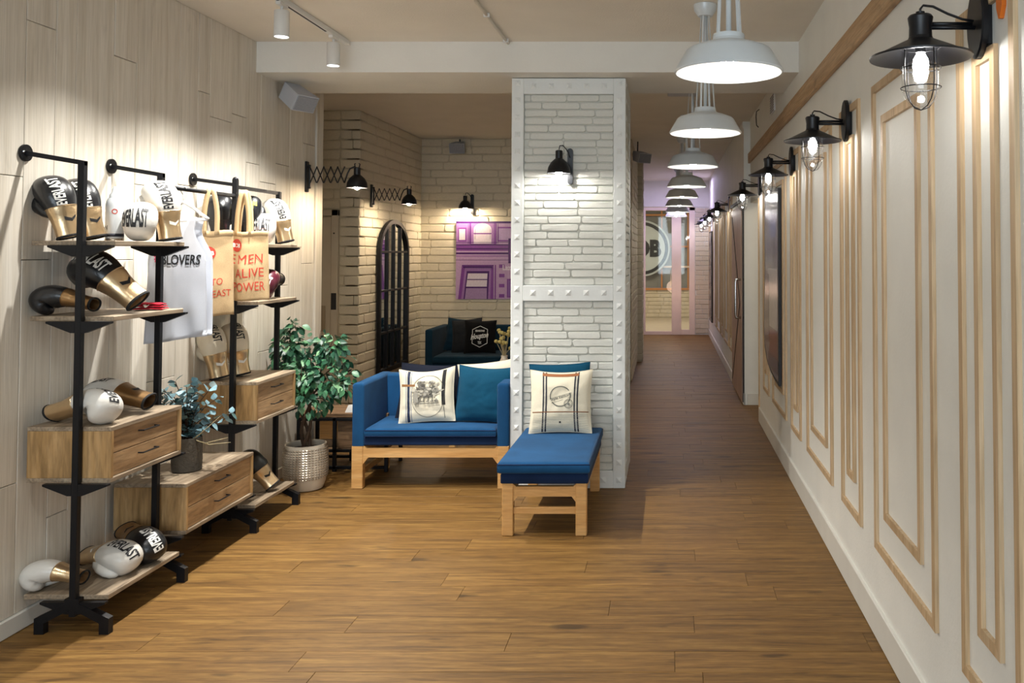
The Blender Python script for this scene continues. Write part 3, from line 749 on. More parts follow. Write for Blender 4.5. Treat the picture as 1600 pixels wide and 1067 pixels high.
# speakers
def speaker(label, loc, rot, mount):
    s_ = thing('wall_speaker', label, 'speaker', loc, 0, 'grey wall speakers'); s_.rotation_euler = rot
    MB().prism([(-.09, -.10), (.09, -.10), (.06, .10), (-.06, .10)], lambda a_, b: (a_, b, -.06), lambda a_, b: (a_, b, .06)).obj('cabinet', 'grey', s_)
    MB().bbox(-.084, .084, -.108, -.10, -.053, .053, .003).obj('grille', 'greyd', s_)
    MB().tube(mount, .008, 8).obj('bracket', 'gdark', s_)
    return s_
speaker('pale grey speaker tilted under the beam soffit on the plank wall', (-2.575, 5.98, 2.66), (radians(32), 0, radians(62)), [(0, .06, 0), (0, .13, -.02), (0, .15, .03)])
speaker('grey speaker high on the brick back wall', (-2.52, YB - .16, 2.85), (radians(15), 0, 0), [(0, .05, .02), (0, .08, .05), (0, .08, .09)])
speaker('dark grey speaker under the corridor ceiling by the left brick wall', (-.335, 10.8, 2.78), (radians(15), 0, radians(35)), [(0, .05, .02), (0, .09, .05), (-.02, .09, .19)])
v1 = thing('wall_vent', 'small grey vent grille high on the right wall above the wooden rail', 'vent', (XR, 7.05, 2.80))
MB().bbox(-.012, 0, -.13, .13, -.075, .075, .002).obj('frame', 'whitem', v1)
for k in range(7): MB().bbox(-.015, -.010, -.115, .115, -.066 + k*.02, -.056 + k*.02, .001).obj('slat', 'greyd', v1)
o = MB().tube([(XR - .004, 8.1, 2.93), (XR - .03, 8.1, 2.91), (XR - .035, 8.1, 2.86), (XR - .03, 8.1, 2.78), (XR - .012, 8.1, 2.76)], .005, 6).obj('wall_hook', 'gdark', None, True); tag(o, 'thin dark curved hook high on the right wall', 'hook')
acs = thing('ceiling_projector', 'dark ceiling unit with a small blue display behind the pendant lamps', 'device', (.13, 7.3, ZC))
MB().bbox(-.13, .13, -.12, .12, -.05, 0, .006).obj('housing', 'grey', acs); MB().box(-.03, .04, -.122, -.12, -.04, -.012).obj('display', 'screen', acs)

# ================================================================== DISPLAY RACK
UX = -2.47; UY = [3.64, 4.205, 4.93, 5.48]; XFt = -2.34; XBk = -2.695
rk = thing('display_rack', 'black metal and oak display rack with shelves and drawers along the plank wall', 'rack', (0, 0, 0))
for i, yy in enumerate(UY):
    top = [1.968, 1.968, 2.0, 1.968][i]
    MB().bbox(UX - .0135, UX + .0135, yy - .0135, yy + .0135, .07, top, .002).obj('upright', 'black', rk)
    m = MB()
    for s_ in (-1, 1):
        m.prism([(0, .145), (0, .105), (s_*.115, .045), (s_*.115, 0), (s_*.155, 0), (s_*.155, .065), (s_*.03, .125), (s_*.03, .145)], lambda a_, b: (UX + a_, yy - .015, b), lambda a_, b: (UX + a_, yy + .015, b))
    m.obj('foot', 'black', rk)
    if i != 2:
        wallz = 2.0; wy = yy
        m = MB(); p0 = Vector((XL + .004, yy, 2.002)); p1 = Vector((UX + .0135, yy, 1.958))
        m.add([p0 + Vector((0, -.010, -.010)), p0 + Vector((0, .010, -.010)), p0 + Vector((0, .010, .010)), p0 + Vector((0, -.010, .010)),
               p1 + Vector((0, -.010, -.010)), p1 + Vector((0, .010, -.010)), p1 + Vector((0, .010, .010)), p1 + Vector((0, -.010, .010))], [(0,1,2,3),(4,7,6,5),(0,4,5,1),(1,5,6,2),(2,6,7,3),(3,7,4,0)])
        if i != 3: m.obj('wall_rod', 'black', rk)
    if i != 3:
        z = 2.002 if i < 2 else 2.0
        if i == 2: MB().prism([(XL + .004, 1.992), (XL + .004, 2.012), (UX, 1.978), (UX, 1.958)], lambda a_, b: (a_, yy - .01, b), lambda a_, b: (a_, yy + .01, b)).obj('wall_rod', 'black', rk)
        f_ = MB().cyl((XL + .0035, yy, z), (XL + .013, yy, z), .036, n=24).obj('wall_flange', 'black', rk, 30)
        MB().ball((XL + .014, yy - .018, z + .004), (.004, .006, .006), 8, 5).obj('screw', 'chrome', f_)
MB().bbox(UX - .010, UX + .010, UY[2], UY[3], 1.947, 1.967, .001).obj('top_bar', 'black', rk)
MB().cyl((UX, UY[1], 1.905), (UX, UY[2], 1.905), .011, n=12).obj('hanging_rail', 'black', rk, True)
MB().ball((UX, UY[2], 2.0), (.016, .016, .014), 10, 6).obj('upright_cap', 'black', rk, True)
def brackets(y_list, z):
    for yy, sgn in y_list:
        for s_ in (-1, 1):
            MB().prism([(s_*.0135, 0), (s_*.135, 0), (s_*.135, -.008), (s_*.03, -.048), (s_*.0135, -.048)], lambda a_, b: (UX + a_, yy - .012, z + b), lambda a_, b: (UX + a_, yy + .012, z + b)).obj('bracket', 'black', rk)
def shelf(y0, y1, z):
    MB().bbox(XBk, XFt, y0, y1, z - .02, z, .002).obj('shelf', 'shelf', rk)
def drawers(y0, y1, z0, z1, side='cabv'):
    c = MB().box(XBk, XFt - .02, y0 + .018, y1 - .018, z0 + .018, z1 - .018).obj('drawer_box', side, rk)
    MB().bbox(XBk, XFt, y0, y1, z1 - .018, z1, .0015).obj('top_panel', 'shelf', c)
    MB().bbox(XBk, XFt, y0, y1, z0, z0 + .018, .0015).obj('bottom_panel', 'shelf', c)
    MB().bbox(XBk, XFt, y0, y0 + .018, z0 + .018, z1 - .018, .0015).obj('side_panel', side, c)
    MB().bbox(XBk, XFt, y1 - .018, y1, z0 + .018, z1 - .018, .0015).obj('side_panel', side, c)
    zm = (z0 + z1)/2; ym = (y0 + y1)/2
    for a_, b in ((z0 + .020, zm - .002), (zm + .002, z1 - .020)):
        MB().bbox(XFt - .03, XFt - .010, y0 + .020, y1 - .020, a_, b, .001).obj('drawer', 'cab', c)
        zc = (a_ + b)/2 + .012
        MB().tube([(XFt - .012, ym - .06, zc), (XFt + .012, ym - .058, zc), (XFt + .012, ym + .058, zc), (XFt - .012, ym + .06, zc)], .0035, 6).obj('handle', 'black', c)
YA0, YA1, YC0, YC1 = 3.66, 4.187, 4.95, 5.462
ends1 = [(UY[0], 1), (UY[1], -1)]; ends3 = [(UY[2], 1), (UY[3], -1)]
for z in (1.632, 1.312, .150): shelf(YA0, YA1, z); brackets(ends1, z - .02)
for z in (1.632, 1.302, .150): shelf(YC0, YC1, z); brackets(ends3, z - .02)
drawers(YA0, YA1, .615, .847); brackets(ends1, .615)
drawers(YC0, YC1, .606, .843); brackets(ends3, .606)
drawers(UY[1] + .035, UY[2] - .01, .212, .456); brackets([(UY[1], 1), (UY[2], 1)], .212)

# ================================================================== BOXING GLOVES
def catmull(pts, t):
    n = len(pts) - 1; x = t * n; i = min(int(x), n-1); u = x - i
    P = [Vector(pts[max(0, min(n, i + k))]) for k in (-1, 0, 1, 2)]
    return .5 * ((2*P[1]) + (P[2]-P[0])*u + (2*P[0]-5*P[1]+4*P[2]-P[3])*u*u + (3*P[1]-P[0]-3*P[2]+P[3])*u*u*u)
SP = [(0, 0, 0), (0, .0, .033), (0, 0, .066), (0, -.001, .098), (0, -.002, .128), (0, .001, .160), (0, .010, .190), (0, .028, .215), (0, .052, .226), (0, .075, .218), (0, .090, .198), (0, .092, .176)]
RA = [(.045, .036), (.044, .036), (.045, .038), (.050, .043), (.058, .052), (.066, .060), (.070, .064), (.071, .064), (.068, .058), (.061, .050), (.050, .038), (.022, .016)]
SP3 = [Vector(p) for p in SP]; RA3 = [Vector((a_, b, 0)) for a_, b in RA]
def gsurf(t, phi, off=0.0):
    t = min(max(t, 0), 1); c = catmull(SP3, t); r = catmull(RA3, t)
    d = (catmull(SP3, min(1, t + .02)) - catmull(SP3, max(0, t - .02))).normalized()
    nrm = Vector((0, -d.z, d.y))      # back-of-hand direction in YZ
    ca, sa = cos(phi), sin(phi)
    e = lambda q: math.copysign(abs(q) ** .88, q)
    return c + Vector((1, 0, 0)) * (r.x + off) * e(sa) + nrm * (r.y + off) * e(ca)
def gmesh():
    nT, nP = 30, 26; out = {}
    m = MB(); T0 = .30
    vs = [gsurf(T0 + (1-T0) * i/nT, 2*pi*k/nP) for i in range(nT+1) for k in range(nP)]
    fs = [(i*nP+k, i*nP+(k+1) % nP, (i+1)*nP+(k+1) % nP, (i+1)*nP+k) for i in range(nT) for k in range(nP)] + [tuple(range(nT*nP, (nT+1)*nP))]
    m.add(vs, fs); out['shell'] = m
    m = MB(); nT = 8; TC = .36
    vs = [gsurf(TC * i/nT, 2*pi*k/nP, .0035 if i < nT else .001) for i in range(nT+1) for k in range(nP)]
    fs = [(i*nP+k, i*nP+(k+1) % nP, (i+1)*nP+(k+1) % nP, (i+1)*nP+k) for i in range(nT) for k in range(nP)]
    m.add(vs, fs)
    vs = [gsurf(0, 2*pi*k/nP, .0035) for k in range(nP)] + [gsurf(0, 2*pi*k/nP, -.006) for k in range(nP)] + [gsurf(.12, 2*pi*k/nP, -.008) for k in range(nP)]
    fs = [(l*nP+k, l*nP+(k+1) % nP, (l+1)*nP+(k+1) % nP, (l+1)*nP+k) for l in range(2) for k in range(nP)]
    m.add(vs, fs); out['cuff'] = m
    m = MB(); m.add([gsurf(.115, 2*pi*k/nP, -.007) for k in range(nP)], [tuple(range(nP))])
    m.tube([gsurf(.0, 2*pi*k/nP, .001) - Vector((0, 0, .001)) for k in range(nP + 1)], .0055, 6, False); out['lining'] = m
    m = MB(); m.tube([(.034, .012, .105), (.050, .028, .125), (.060, .048, .150), (.062, .068, .178), (.056, .086, .200), (.048, .098, .212), (.042, .104, .216)], [.018, .023, .026, .026, .024, .017, .006], 14); out['thumb'] = m
    m = MB(); m.tube([gsurf(.36, -pi*.95 + 2*pi*.95*k/20, .002) for k in range(21)], .0016, 5); out['seam'] = m
    return out
GM = gmesh(); GC = {}
def gpart(k, mat):
    if (k, mat) not in GC: GC[k, mat] = GM[k].mesh(k, M[mat], 60)
    return GC[k, mat]
BRAND = 'EVERLAST'
def glove(label, group, loc, zrest, up, back, body, cuffm, ink, k=1.0, mode='along', t0=.60, phi0=.15, w=.105, h=.030, flip=False, mirror=False, zfix=None, thumb=True, squash=1.0):
    up = Vector(up).normalized(); bk = Vector(back); bk = (bk - up * bk.dot(up)).normalized()
    Y_ = -bk; X_ = Y_.cross(up)
    R3 = Matrix((X_, Y_, up)).transposed()
    root = thing('boxing_glove', label, 'boxing glove', (0, 0, 0), 0, group)
    root.rotation_euler = R3.to_euler(); root.scale = (k, k * squash, k)
    def lk(nm, me):
        o = bpy.data.objects.new(nm, me); COL.objects.link(o); o.parent = root
        if mirror and nm == 'thumb': o.scale = (-1, 1, 1)
        return o
    lk('mitt', gpart('shell', body))
    if thumb: lk('thumb', gpart('thumb', body))
    lk('cuff', gpart('cuff', cuffm)); lk('lining', gpart('lining', 'lining')); lk('piping', gpart('seam', cuffm))
    L = .40 if True else 0
    if ink:
        s_ = -1 if flip else 1
        if mode == 'along': f = lambda x, y: gsurf(t0 + s_ * x / .40, phi0 - s_ * y / .058, .0012)
        elif mode == 'along2': f = lambda x, y: gsurf(t0 - s_ * x / .40, phi0 + s_ * y / .058, .0012)
        else: f = lambda x, y: gsurf(t0 + s_ * y / .34, phi0 + s_ * x / .062, .0022)
        m = letters(MB(), BRAND, f, w, h, .03); m.obj('lettering', ink, root)
    m = MB()      # notched emblem on the cuff
    for pts in (((-.020, .010), (-.020, -.004), (.002, -.012), (.002, .0)), ((.002, .0), (.002, -.012), (.022, .004), (.022, .012))):
        m.add([gsurf(.20 + y/.30, .2 + x/.05, .0050) for x, y in pts], [(0, 1, 2, 3)])
    m.obj('emblem', 'inkb' if cuffm != 'gold' or body == 'gblack' else 'inkw', root)
    zs = [ (R3 @ Vector((v[0] * k, v[1] * k * squash, v[2] * k))).z for v in GM['shell'].v + GM['cuff'].v + (GM['thumb'].v if thumb and not mirror else []) + GM['lining'].v ]
    root.location = (loc[0], loc[1], (zrest - min(zs)) if zfix is None else zfix)
    return root
GA = 'boxing gloves on the display rack'
T1, T2, T3, T4 = 1.632, 1.312, .847, .150
# top shelf, near bay
glove('black glove with gold cuff standing at the left end of the top shelf', GA, (-2.585, 3.735), T1, (-.30, -.05, 1), (.80, -.60, .1), 'gblack', 'gold', 'inkw', 1.0, 'along', .50, -.15, .105, .034, mirror=True)
glove('black glove with gold cuff on the top shelf directly behind the first upright', GA, (-2.585, 3.895), T1, (-.28, -.05, 1), (.80, -.60, .1), 'gblack', 'gold', 'inkw', 1.0, 'along', .50, -.15, .105, .034, mirror=True)
glove('white glove lying fist first beside the spray bottle on the top shelf', GA, (-2.50, 4.14), T1, (.42, -.91, .0), (0, .0, 1), 'gwhite', 'gold', 'inkb', 1.0, 'around', .68, .30, .098, .044, flip=True, thumb=False)
glove('white glove with gold cuff standing at the right end of the near top shelf', GA, (-2.375, 4.13), T1, (-.16, -.05, 1), (.80, -.60, .1), 'gwhite', 'gold', 'inkb', 1.02, 'along', .52, -.15, .11, .036, mirror=True)
# second shelf
glove('black glove with bronze cuff lying underneath on the second shelf', GA, (-2.47, 3.73), T2, (-.97, -.02, .24), (.2, .25, .95), 'gblack', 'goldd', None, .90, thumb=False, squash=.82)
glove('black glove with gold cuff resting on top of another on the second shelf', GA, (-2.362, 3.86), T2, (-.72, -.10, .62), (.55, -.66, .60), 'gblack', 'gold', 'inkw', 1.18, 'along2', .545, -.10, .105, .042, zfix=T2 + .055)
# drawer top
glove('white glove on the near drawer unit with its gold cuff to the left', GA, (-2.65, 3.75), T3, (.95, -.08, .28), (-.28, .40, .85), 'gwhite', 'gold', 'inkb', 1.08, 'along2', .60, .2, .10, .034, mirror=True, squash=.80)
glove('white glove on the near drawer unit with its bronze cuff to the right', GA, (-2.375, 3.98), T3, (-.96, .02, .26), (.26, -.1, .95), 'gwhite', 'goldd', 'inkb', 1.06, 'along2', .60, -.1, .10, .034, squash=.85)
# bottom shelf
glove('white glove on the bottom shelf with its fist towards the left', GA, (-2.485, 3.72), T4, (-.96, -.05, .22), (.22, .22, .93), 'gwhite', 'gold', None, .86, squash=.85)
glove('white glove on the bottom shelf with its fist towards the right', GA, (-2.63, 3.96), T4, (.91, -.35, .20), (-.18, -.20, .95), 'gwhite', 'gold', 'inkb', 1.02, 'along', .60, .0, .105, .036, squash=.80)
glove('black glove with bronze cuff at the far end of the bottom shelf', GA, (-2.57, 4.14), T4, (.78, -.55, -.05), (.15, -.45, .85), 'gblack', 'goldd', 'inkw', 1.0, 'along2', .60, -.2, .10, .034, squash=.82)
# far bay
GB = 'boxing gloves on the far bay of the rack'
glove('black glove standing at the wall end of the far top shelf behind the tote bags', GB, (-2.60, 5.03), T1, (-.05, -.05, 1), (.3, -.9, .1), 'gblack', 'gblack', None, 1.0)
glove('black glove with yellow mark behind the tote bag handles', GB, (-2.50, 5.16), T1, (.0, -.05, 1), (.3, -.9, .1), 'gblack', 'gblack', None, 1.0)
glove('white glove lying fist first on the far top shelf beside the pink cloth', GB, (-2.50, 5.38), T1, (.35, -.93, .0), (0, .0, 1), 'gwhite', 'gold', 'inkb', 1.02, 'around', .68, .25, .098, .046, flip=True, thumb=False)
glove('white glove with gold cuff standing at the front of the far top shelf', GB, (-2.375, 5.38), T1, (-.26, -.05, 1), (.78, -.62, .1), 'gwhite', 'gold', 'inkb', 1.0, 'along', .52, -.15, .105, .034, mirror=True)
glove('maroon and black glove lying on the second shelf of the far bay', GB, (-2.44, 5.40), 1.302, (.15, -1, .05), (.15, 0, 1), 'gmaroon', 'gblack', 'inkw', 1.0, 'around', .68, .1, .10, .035, flip=True, thumb=False)
glove('cream glove standing on the far drawer unit, the left one of two', GB, (-2.60, 5.04), .843, (-.20, -.05, 1), (.62, -.75, .1), 'gcream', 'gold', 'inkb', 1.08, 'along2', .62, .25, .10, .034, mirror=True)
glove('cream glove standing on the far drawer unit behind the black upright', GB, (-2.55, 5.19), .843, (-.16, -.05, 1), (.62, -.75, .1), 'gcream', 'gold', 'inkb', 1.08, 'along2', .62, .25, .10, .034, mirror=True)
glove('black glove with gold cuff on the bottom shelf beside the low drawer unit', GB, (-2.375, 5.24), T4, (-.60, -.1, .75), (.55, -.75, .4), 'gblack', 'gold', None, .95)
# yellow mark lettering patch on the glove behind the bags
gl = [o for o in bpy.data.objects if o.get('label', '').startswith('black glove with yellow')][0]
m = MB()
for x, y in ((-.018, .012), (0, .0), (.018, .012)): m.add([gsurf(.55 + (y + b)/.3, .25 + (x + a_)/.06, .0015) for a_, b in ((-.010, -.008), (.010, -.008), (.006, .010), (-.012, .006))], [(0, 1, 2, 3)])
m.obj('mark', 'inky', gl)

# spray bottle
sb = thing('spray_bottle', 'white aerosol bottle with conical cap on the top shelf', 'bottle', (-2.545, 3.975, T1))
MB().lathe([(0, 0), (.036, 0), (.0375, .004), (.0375, .165), (.034, .185), (.027, .20), (0, .20)], 32).obj('body', 'bottle', sb, 40)
MB().lathe([(.0245, .196), (.023, .215), (.013, .228), (.0125, .242), (.008, .252), (0, .254)], 24).obj('cap', 'bottle', sb, 40)
MB().lathe([(.0378, .022), (.0380, .022), (.0380, .036), (.0378, .036)], 32).obj('label_band', 'darkband', sb, True)
MB().lathe([(.0372, .0), (.0385, .002), (.0385, .012), (.0372, .014)], 32).obj('base_ring', 'steel', sb, True)
m = MB()
for k in range(16):
    a0, a1 = 2*pi*k/16, 2*pi*(k+1)/16
    def q(r, a_): x, y = r*cos(a_), r*sin(a_); ph = -pi/2 + .55 + x/.0375; return (.0381*cos(ph), .0381*sin(ph), .137 + y)
    m.add([q(.008, a0), q(.008, a1), q(.012, a1), q(.012, a0)], [(0, 1, 2, 3)])
m.obj('red_ring_print', 'inkr', sb)
m = MB()
def q2(x, y): ph = -pi/2 - .55 + x/.0375; return (.0381*cos(ph), .0381*sin(ph), .062 + y)
m.add([q2(x, y) for x, y in ((-.012, -.012), (.010, -.012), (.012, .012), (-.004, .006), (-.012, .014))], [(0, 1, 2, 3, 4)]); m.obj('dark_print', 'darkband', sb)
# cloths
def folded(name, label, loc, w, d, h, mat, rz=0, seed=1):
    m = MB()
    for k in range(3):
        hh = h/3
        m.grid(lambda u, v, k=k: ((u-.5)*w*(1 - .06*k), (v-.5)*d*(1 - .08*k), hh*k + hh * .9 * (sin(pi*min(max(u, .02), .98)) ** .25) * (sin(pi*min(max(v, .02), .98)) ** .25) + .004*noise.noise((u*5, v*5, seed + k))), 14, 10)
    o = m.obj(name, mat, None, True, solid=.003); o.location = loc; o.rotation_euler = (0, 0, rz); return o
o = folded('folded_wrap', 'red folded hand wrap with a small white mark on the second shelf', (-2.425, 4.06, T2 + .003), .13, .09, .032, 'redc', .2)
tag(o, 'red folded hand wrap with a small white mark on the second shelf', 'cloth')
m = MB(); m.add([(-.015, -.047, .024), (-.006, -.047, .010), (0, -.047, .012), (.014, -.047, .026), (.003, -.047, .020), (-.004, -.047, .022)], [(0, 1, 2, 3, 4, 5)]); m.obj('white_mark', 'inkw', o)
o = folded('folded_cloth', 'pink folded cloth on the far top shelf before the white glove', (-2.395, 5.02, T1 + .003), .12, .10, .022, 'pinkc', .15); tag(o, 'pink folded cloth on the far top shelf before the white glove', 'cloth')

# ================================================================== HANGING CLOTHES
# tank top facing the viewer
tk = thing('tank_top', 'white tank top with black lettering hanging from the rack rail', 'tank top', (UX - .01, 4.40, 0))
def tw(z):  # half width by height
    t = min(1, max(0, (1.70 - z) / .16)); t = t*t*(3 - 2*t)
    return .100 - .012*min(1, (1.76 - z)/.06) + .060 * t + .03 * max(0, 1.54 - z)
def tz(u, z, side):
    w = tw(z); x = (u - .5) * 2 * w
    fold = .022 * sin(x*38 + z*5) * min(1, (1.70 - z) * 1.6) * .6 + .012 * noise.noise((x*14, z*5, side*3))
    return (x, side * (.020 + .03 * max(0, 1 - abs(x)/.22)) + fold, z + (.02*sin(x*9) if z < 1.16 else 0))
def tank_panel(side, neck):
    m = MB(); nu, nv = 28, 34; z0, z1 = 1.14, 1.76; idx = {}; vs = []; fs = []
    for i in range(nu+1):
        for j in range(nv+1):
            z = z0 + (z1 - z0)*j/nv; p = tz(i/nu, z, side); idx[i, j] = len(vs); vs.append(p)
    for i in range(nu):
        for j in range(nv):
            u = (i + .5)/nu; z = z0 + (z1-z0)*(j+.5)/nv
            if z > neck + (abs(u-.5)*2/.62)**2 * .10 and abs(u - .5) < .34: continue
            fs.append((idx[i, j], idx[i+1, j], idx[i+1, j+1], idx[i, j+1]))
    return m.add(vs, fs)
fp = tank_panel(-1, 1.645).obj('front_panel', 'tee', tk, True, solid=.002)
tank_panel(1, 1.70).obj('back_panel', 'tee', tk, True, solid=.002)
f = lambda x, y: Vector(tz(.5 + (x + .03)/(2*tw(1.56 + y)), 1.545 + y, -1)) + Vector((0, -.006, 0))
letters(MB(), 'BLOVERS', f, .19, .052, .02).obj('lettering', 'inkb', tk)
f = lambda x, y: Vector(tz(.5 + (x - .092)/(2*tw(1.56 + y)), 1.555 + y, -1)) + Vector((0, -.006, 0))
letters(MB(), '#', f, .035, .045, .03).obj('hash_print', 'inkp', tk)
hg = thing('clothes_hanger', 'white clothes hanger carrying the tank top on the rail', 'hanger', (UX, 4.40, 0))
MB().tube([(0, 0, 1.835), (0, 0, 1.875), (-.012, 0, 1.893), (-.008, 0, 1.912), (.006, 0, 1.919), (.018, 0, 1.908)], .003, 6).obj('hook', 'whitem', hg, True)
MB().tube([(-.13, 0, 1.752), (-.11, 0, 1.765), (-.05, 0, 1.81), (0, 0, 1.838), (.05, 0, 1.81), (.11, 0, 1.765), (.13, 0, 1.752)], .008, 8).obj('shoulder_bar', 'whitem', hg, True)
MB().tube([(-.125, 0, 1.748), (0, 0, 1.742), (.125, 0, 1.748)], .005, 8).obj('cross_bar', 'whitem', hg, True)

# tote bags
def tote(label, loc, rz, w, ztop, zbot, zrail, fold, lines, logo):
    t = thing('tote_bag', label, 'bag', (loc[0], loc[1], 0), rz, 'canvas tote bags on the rail')
    H = ztop - zbot
    def sf(u, v, side):      # u 0..1 across, v 0..1 up
        u = min(1, max(0, u)); bulge = .028 * max(0, sin(pi*u)) ** .6 * (1 - .5*v) * (sin(pi*min(1, .12 + v)) ** .5 if v < .88 else .55)
        x = (u - .5) * w * (1 + .10*(1 - v))
        cr = -fold * max(0, 1 - abs(u - .52)/.16) * (.6 + .4*v)
        return Vector((x, side*bulge + cr + .006*noise.noise((u*4, v*5, side*2.0 + w*10)), zbot + H*v + .004*sin(u*9)))
    for side, nm in ((-1, 'front_panel'), (1, 'back_panel')):
        MB().grid(lambda u, v: sf(u, v, side), 26, 26).obj(nm, 'canvas', t, True, solid=.003)
    hem = MB().grid(lambda u, v: sf(u, .93 + .07*v, -1) + Vector((0, -.003, 0)), 26, 2); hem.obj('hem', 'canvas', t, True, solid=.002)
    for side in (-1, 1):
        m = MB(); P = [sf(.36, .95, side) + Vector((0, side*.006, 0)), Vector((-.030, side*.016, (ztop + zrail)/2)), Vector((-.012, side*.0135, zrail + .004)), Vector((.0, 0, zrail + .0155)), Vector((.012, side*.0135, zrail + .004)) , Vector((.030, side*.016, (ztop + zrail)/2)), sf(.64, .95, side) + Vector((0, side*.006, 0))]
        pts = [catmull(P, k/24) for k in range(25)]
        vs = []; hw = .012
        for i, p in enumerate(pts):
            d = (pts[min(i+1, 24)] - pts[max(i-1, 0)]).normalized(); q = d.cross(Vector((0, 1, 0))).normalized() * hw
            vs += [p + q, p - q]
        m.add(vs, [(2*i, 2*i+1, 2*i+3, 2*i+2) for i in range(24)]).obj('handle', 'canvas', t, True, solid=.003)
    fr = lambda cu, cv: (lambda x, y: sf(cu + x/w, cv + y/H, -1) + Vector((0, -.0045, 0)))
    cu, cv, s_ = logo
    f = fr(cu, cv); m = MB(); vs = [f(0, 0)] + [f(.036*cos(2*pi*k/24), .036*sin(2*pi*k/24)) for k in range(24)] + [f(.018*cos(2*pi*k/24), .018*sin(2*pi*k/24)) for k in range(24)]
    m.add(vs, [(0, 25+k, 25+(k+1) % 24) for k in range(24)] + [(25+k, 1+k, 1+(k+1) % 24, 25+(k+1) % 24) for k in range(24)]).obj('logo_disc', 'inkr', t)
    f2 = lambda x, y: sf(cu + x/w, cv + y/H, -1) + Vector((0, -.006, 0))
    letters(MB(), 'BDB', f2, .056, .022, .03).obj('logo_letters', 'inkw', t)
    m = MB()
    for s_, u_, v_, ww, hh in lines: letters(m, s_, fr(u_, v_), ww, hh, .0)
    m.obj('lettering', 'inkr', t)
    return t
tote('beige canvas tote bag next to the tank top with a round red logo', (-2.45, 4.63), .45, .215, 1.70, 1.245, 1.905, .0,
     [('BE TO', .54, .40, .10, .036), ('THE EAST', .56, .26, .165, .036)], (.46, .74, 1))
tote('beige canvas tote bag resting by the far shelf with three red lines', (-2.375, 4.845), -.02, .27, 1.70, 1.315, 1.905, .035,
     [('BE MEN', .53, .60, .20, .050), ('BE ALIVE', .53, .40, .21, .050), ('BE POWER', .53, .20, .22, .050)], (.40, .80, 1))

# ================================================================== PLANTS
def leaf_mesh(name, mat, L, wd, fold=.25, tip=1.0):
    m = MB(); prof = [(0, .0), (.12, .55), (.35, 1.0), (.62, .82), (.85, .36), (1, 0)]
    vs = []; fs = []
    for t, w in prof:
        z = -.18 * L * t * t
        vs += [(-wd*w, L*t, z + fold*wd*w), (0, L*t, z), (wd*w, L*t, z + fold*wd*w)]
    for i in range(len(prof)-1):
        for k in (0, 1): fs.append((3*i+k, 3*i+k+1, 3*i+k+4, 3*i+k+3))
    m.add(vs, fs); return m.mesh(name, M[mat], True)
def place_leaf(me, par, p, d, roll, s_):
    o = bpy.data.objects.new('leaf', me); COL.objects.link(o); o.parent = par
    d = Vector(d).normalized(); q = d.to_track_quat('Y', 'Z') @ Matrix.Rotation(roll, 4, 'Y').to_quaternion()
    o.location = p; o.rotation_euler = q.to_euler(); o.scale = (s_, s_, s_)
FY = 5.83
ft = thing('potted_ficus', 'leafy green ficus tree in a silver dimpled pot beside the blue sofa', 'plant', aty(477, 766, 5.85) * 1)
ft.location.z = 0; fx, fy = ft.location.x, ft.location.y
# pot
MB().lathe([(0, 0), (.100, 0), (.112, .006), (.128, .05), (.138, .10), (.141, .16), (.138, .24), (.130, .292), (.131, .300), (.124, .300), (.121, .29), (.125, .26), (0, .26)], 40).obj('pot', 'glaze', ft, 40)
dm = MB()
for r in range(13):
    z = .085 + r*.0158; rad = .1385 + .0025*sin(pi*(z - .05)/.25)
    if z > .24: rad -= (z - .24) * .14
    if z < .10: rad -= (.10 - z) * .2
    for k in range(44):
        a_ = 2*pi*k/44; c, s_ = cos(a_), sin(a_); t = Vector((-s_, c, 0)); n_ = Vector((c, s_, 0)); ct = n_*rad + Vector((0, 0, z)); u = Vector((0, 0, 1))
        dm.add([ct - t*.008 - u*.0062, ct + t*.008 - u*.0062, ct + t*.008 + u*.0062, ct - t*.008 + u*.0062, ct + n_*.0055], [(0,1,4),(1,2,4),(2,3,4),(3,0,4)])
stuff(dm.obj('dimple_pattern', 'silver', ft))
MB().lathe([(0, .268), (.10, .265), (.123, .262)], 24).obj('soil', 'soil', ft, True)
rr = random.Random(3)
tops = []
for k in range(3):
    a_ = 2*pi*k/3; pts = []
    for i in range(15):
        t = i/14; pts.append((.022*cos(a_ + t*5.0)*(1 + t*.8), .022*sin(a_ + t*5.0)*(1 + t*.8), .25 + t*.42))
    MB().tube(pts, [.014 - .005*i/14 for i in range(15)], 8).obj('trunk', 'stem', ft, True); tops.append(Vector(pts[-1]))
CL = [(425, 545, 24, 0), (412, 530, 14, .05), (445, 515, 16, .05), (462, 512, 12, .1), (455, 550, 28, 0), (485, 555, 28, .05), (515, 545, 26, .05), (535, 562, 18, .1), (545, 582, 14, .05), (470, 590, 30, -.1), (505, 590, 28, -.1), (530, 600, 20, -.05), (455, 585, 22, -.05), (480, 622, 22, -.12), (512, 622, 16, -.05), (498, 640, 10, 0), (500, 525, 14, .1), (525, 535, 14, .1), (430, 565, 22, 0)]
LFm = [leaf_mesh('leaf', 'leafg', .062, .020), leaf_mesh('leaf', 'leafd', .060, .020), leaf_mesh('leaf', 'leafp', .058, .021)]
crown = []
for (u, v, r, dy) in CL:
    c = aty(u, v, fy + dy) - Vector((fx, fy, 0)); c.x = max(c.x, XL + .15 - fx); rad = r * fy/FPX; crown.append((c, rad))
    b0 = tops[rr.randrange(3)]; mid = (b0 + c)/2 + Vector((rr.uniform(-.03, .03), rr.uniform(-.03, .03), -.03))
    MB().tube([b0 - Vector((0, 0, .06)), mid, c, c + (c - mid).normalized()*rad*.6], [.007, .005, .003, .0015], 6).obj('branch', 'stem', ft, True)
tot = sum(r*r for c, r in crown)
